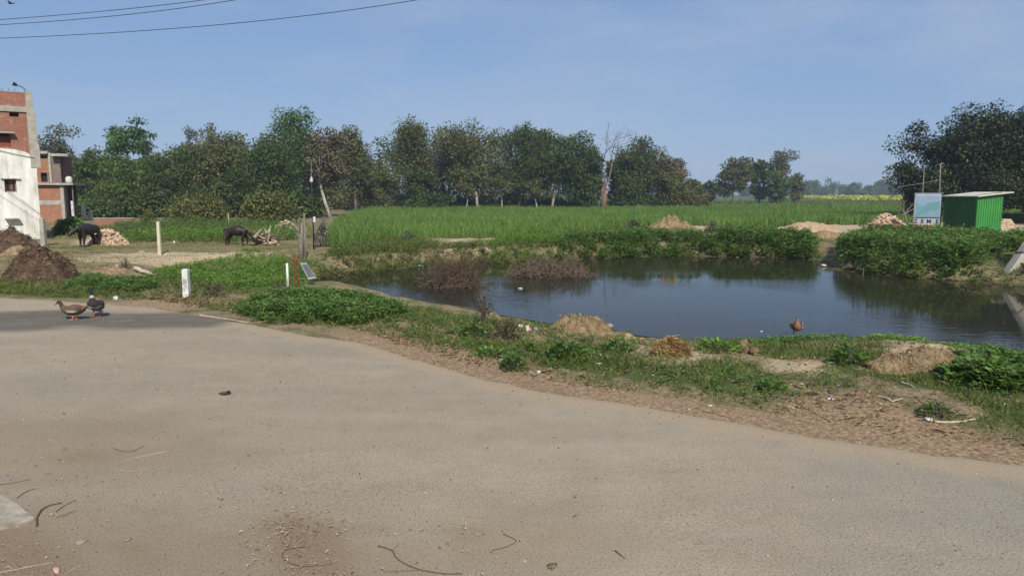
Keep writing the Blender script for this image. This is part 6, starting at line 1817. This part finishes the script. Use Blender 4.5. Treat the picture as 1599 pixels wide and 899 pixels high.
def stick(name, label, pts, r, mat, cat='stick', lift=None, tw=()):
    if pts[0][1] > 600 and cat == 'stick' and name != 'pale_stick': r *= .58
    P = [ground(a, b, r * .9) for a, b in pts]
    if len(P) > 2:
        Q = []
        for i_ in range(len(P) - 1):
            p0 = P[max(i_ - 1, 0)]; p1 = P[i_]; p2 = P[i_ + 1]; p3 = P[min(i_ + 2, len(P) - 1)]
            for t_ in (0, .25, .5, .75):
                q_ = .5 * ((2 * p1) + (p2 - p0) * t_ + (2 * p0 - 5 * p1 + 4 * p2 - p3) * t_ ** 2 + (3 * p1 - p0 - 3 * p2 + p3) * t_ ** 3)
                Q.append(q_ + Vector((random.uniform(-.4, .4) * r, random.uniform(-.4, .4) * r, random.uniform(0, .5) * r)))
        P = Q + [P[-1]]
    t = MB().tube(P, [r * (1 - .5 * i / (len(P) - 1)) for i in range(len(P))], 6)
    for tp in tw:
        Q = [ground(a, b, r * .6) for a, b in tp]; t.tube(Q, [r * .5, r * .25] if len(Q) == 2 else [r * .5, r * .4, r * .2], 5)
    b = P[0].copy()
    t.V = [(v[0] - b.x, v[1] - b.y, v[2] - b.z) for v in t.V]
    return tagit(t.build(name, mat, None, b, shade=True), label, cat)
stick('curved_stalk', 'pale U-shaped dry stalk lying on the road', [(262, 704), (235, 710), (205, 717), (186, 725), (184, 732), (200, 736), (225, 733), (252, 728)], .0045, TWIG_PALE)
stick('dry_twig', 'dark short twig above the U-shaped stalk', [(176, 700), (195, 705), (210, 704), (226, 695)], .005, TWIG_DARK)
stick('dry_twig', 'dark twig with side shoots beside the curled stalk at bottom left', [(88, 799), (100, 790), (118, 781)], .005, TWIG_DARK)
stick('curled_stalk', 'thick curled brown stalk at the concrete slab corner', [(58, 822), (58, 808), (66, 796), (80, 789), (97, 786)], .011, TWIG)
stick('dry_twig', 'brown forked twig left of the curled stalk', [(26, 778), (40, 768), (58, 762)], .005, BARK_RED, tw=([(36, 770), (48, 765)],))
stick('dry_twig', 'thin long twig at the left road edge', [(-6, 757), (20, 754), (48, 748)], .004, TWIG)
stick('yellow_straw', 'long yellow straw across the bottom left corner', [(-10, 896), (40, 886), (84, 878)], .005, LEAFSTRAW if 'LEAFSTRAW' in globals() else TWIG_PALE)
stick('yellow_straw', 'second straw in the bottom left corner beside the pink wrapper', [(96, 902), (112, 890), (128, 882)], .004, TWIG_PALE)
stick('dry_twig', 'pair of thin twigs right of the curled stalk', [(88, 808), (105, 802), (120, 797)], .004, TWIG, tw=([(96, 808), (116, 800)],))
stick('dry_twig', 'dark bent twig in the brown patch at bottom centre-left', [(478, 854), (448, 858), (441, 868), (455, 880), (480, 884), (520, 881)], .005, TWIG_DARK)
stick('branch', 'long dark branch at the bottom edge of the road', [(590, 853), (612, 860), (622, 874), (650, 888), (690, 896), (722, 896)], .007, TWIG_DARK, tw=([(612, 860), (622, 850)], [(655, 890), (600, 893)]))
stick('dry_twig', 'brown forked twig on the road right of the long branch', [(786, 834), (800, 840), (806, 846), (790, 854), (768, 860)], .006, TWIG)
stick('dry_twig', 'short dark stick at the bottom right of the road', [(960, 860), (976, 872)], .007, TWIG_DARK)
stick('pale_stick', 'long pale stick lying on the litter strip at right', [(1460, 660), (1490, 661), (1524, 656)], .012, TWIG_PALE)
stick('pale_stick', 'zigzag white root on the green patch', [(1370, 620), (1386, 624), (1394, 628), (1411, 623)], .011, TWIG_PALE)
stick('pale_stick', 'pale straw stalk above the zigzag white root', [(1406, 598), (1420, 601), (1428, 606)], .008, TWIG_PALE)
stick('dry_twig', 'thin dark twig along the litter at right', [(1256, 637), (1276, 648), (1300, 660)], .006, TWIG_DARK)
stick('dry_twig', 'dark twig near the white block by the road', [(1086, 637), (1110, 645), (1140, 652)], .006, TWIG_DARK)
stick('pale_stick', 'pale stick at the left road edge beside the lush weeds', [(310, 493), (340, 498), (386, 505)], .016, TWIG_PALE)
stick('log', 'pale fallen log beside the white stub post', [(212, 424), (226, 429), (242, 434)], .07, TWIG_PALE, 'log')
for i, (pp, lab) in enumerate([([(1418, 606), (1440, 618), (1456, 640)], 'bare grey forked weed stem leaning over the green patch')]):
    b = ground(1470, 652)
    mb = MB(); g = np.random.default_rng(3)
    for k in range(11):
        d = np.array([g.normal() * .7, g.normal() * .4, .6]); d /= np.linalg.norm(d)
        mb.tube([(0, 0, 0), tuple(d * .12 + g.normal(size=3) * .01), tuple(d * .2 + g.normal(size=3) * .04)], [.004, .003, .0015], 4)
    tagit(mb.build('bare_weed', TWIG, None, b), lab, 'plant')
# concrete slab corner
sp = [ground(a, c) for a, c in [(-120, 760), (-10, 768), (28, 790), (54, 812), (30, 822), (-30, 832), (-140, 850)]]
b = sp[0]; V = [(p_.x - b.x, p_.y - b.y, .014) for p_ in sp]; n_ = len(V)
V += [(p_.x - b.x, p_.y - b.y, -.03) for p_ in sp]
mb = MB().add(V, [tuple(range(n_)), tuple(range(2 * n_ - 1, n_ - 1, -1))] + [(i, i + n_, (i + 1) % n_ + n_, (i + 1) % n_) for i in range(n_)])
o = mb.build('concrete_slab', m_noise('slab_concrete', [(0.20, 0.165, 0.12), (0.30, 0.265, 0.205), (0.38, 0.34, 0.275)], 9, 9, .95, .6, .01), None, (b.x, b.y, 0))
o.data.validate(); 
import bmesh
bm_ = bmesh.new(); bm_.from_mesh(o.data); bmesh.ops.recalc_face_normals(bm_, faces=bm_.faces); bm_.to_mesh(o.data); bm_.free()
tagit(o, 'corner of a pale concrete slab at the lower left edge', 'slab')

# tidy normals of the hand-built closed shapes
for me in bpy.data.meshes:
    if 4 < len(me.polygons) < 6000 and not me.attributes.get('tint') and me.name.split('.')[0] not in ('ground', 'road', 'pond_water', 'heap', 'core'):
        bm_ = bmesh.new(); bm_.from_mesh(me); bmesh.ops.recalc_face_normals(bm_, faces=bm_.faces); bm_.to_mesh(me); bm_.free()

ORD = ['first', 'second', 'third', 'fourth', 'fifth', 'sixth', 'seventh', 'eighth', 'ninth', 'tenth', 'eleventh', 'twelfth', 'thirteenth', 'fourteenth', 'fifteenth', 'sixteenth', 'seventeenth', 'eighteenth', 'nineteenth', 'twentieth', 'twenty-first']
for grp, txt in (('trees on the horizon', 'small bluish tree, {} from the left in the distant line along the horizon'), ('fence posts across the far field', 'thin dark fence post, {} from the left in the line across the far field'),
                 ('dark undergrowth below the tree row', 'dark undergrowth shrub, {} from the left below the tree row'), (BK_, 'dense green tree, {} from the left in the back row of the wood')):
    lst = sorted([o for o in col.objects if o.get('group') == grp and o.parent is None], key=lambda o: o.location.x / o.location.y)
    for w_, o in zip(ORD, lst): o['label'] = txt.format(w_)

n = 2600
x, y = in_poly_points(POND, n * 4)
sd_ = -sdist(POND, x, y)
k = RNG.random(len(x)) < np.clip(np.exp(-sd_ / 0.9) * 0.9 * smooth(0.40, 0.62, fbm(x, y, 0.8, 3)) + 0.01, 0, 1)
x, y = x[k], y[k]
a = RNG.random(len(x)) * 6.283
V, F, T = leaf_arrays(np.stack([x, y, np.full(len(x), WATER_Z + 0.006)], 1), np.stack([np.cos(a), np.sin(a), 0 * a], 1), np.tile([0, 0, 1.0], (len(x), 1)), 0.03 + 0.09 * RNG.random(len(x)) ** 2, 0.02 + 0.03 * RNG.random(len(x)), 0.02)
tagit(link('floating_scum', mesh_np('floating_scum', V, F, {'tint': T}), LEAF['olivew']), 'scattered floating leaves and scum along the pond margins', 'scum', kind='stuff')

# ------------------------------------------------------------------ air
hz_m = bpy.data.materials.new('thin_haze'); hz_m.use_nodes = True
hn, hlk = hz_m.node_tree.nodes, hz_m.node_tree.links
hn.clear()
ho = hn.new('ShaderNodeOutputMaterial'); hv = hn.new('ShaderNodeVolumePrincipled')
hv.inputs['Color'].default_value = (0.62, 0.76, 0.95, 1)
hv.inputs['Density'].default_value = 0.00055
hv.inputs['Anisotropy'].default_value = 0.0
hlk.new(hv.outputs[0], ho.inputs['Volume'])
hzb = MB().box(-1510, 1510, -70, 1510, -2.2, 24).build('haze', hz_m)
tagit(hzb, 'thin pale haze over the fields', 'haze', kind='stuff')
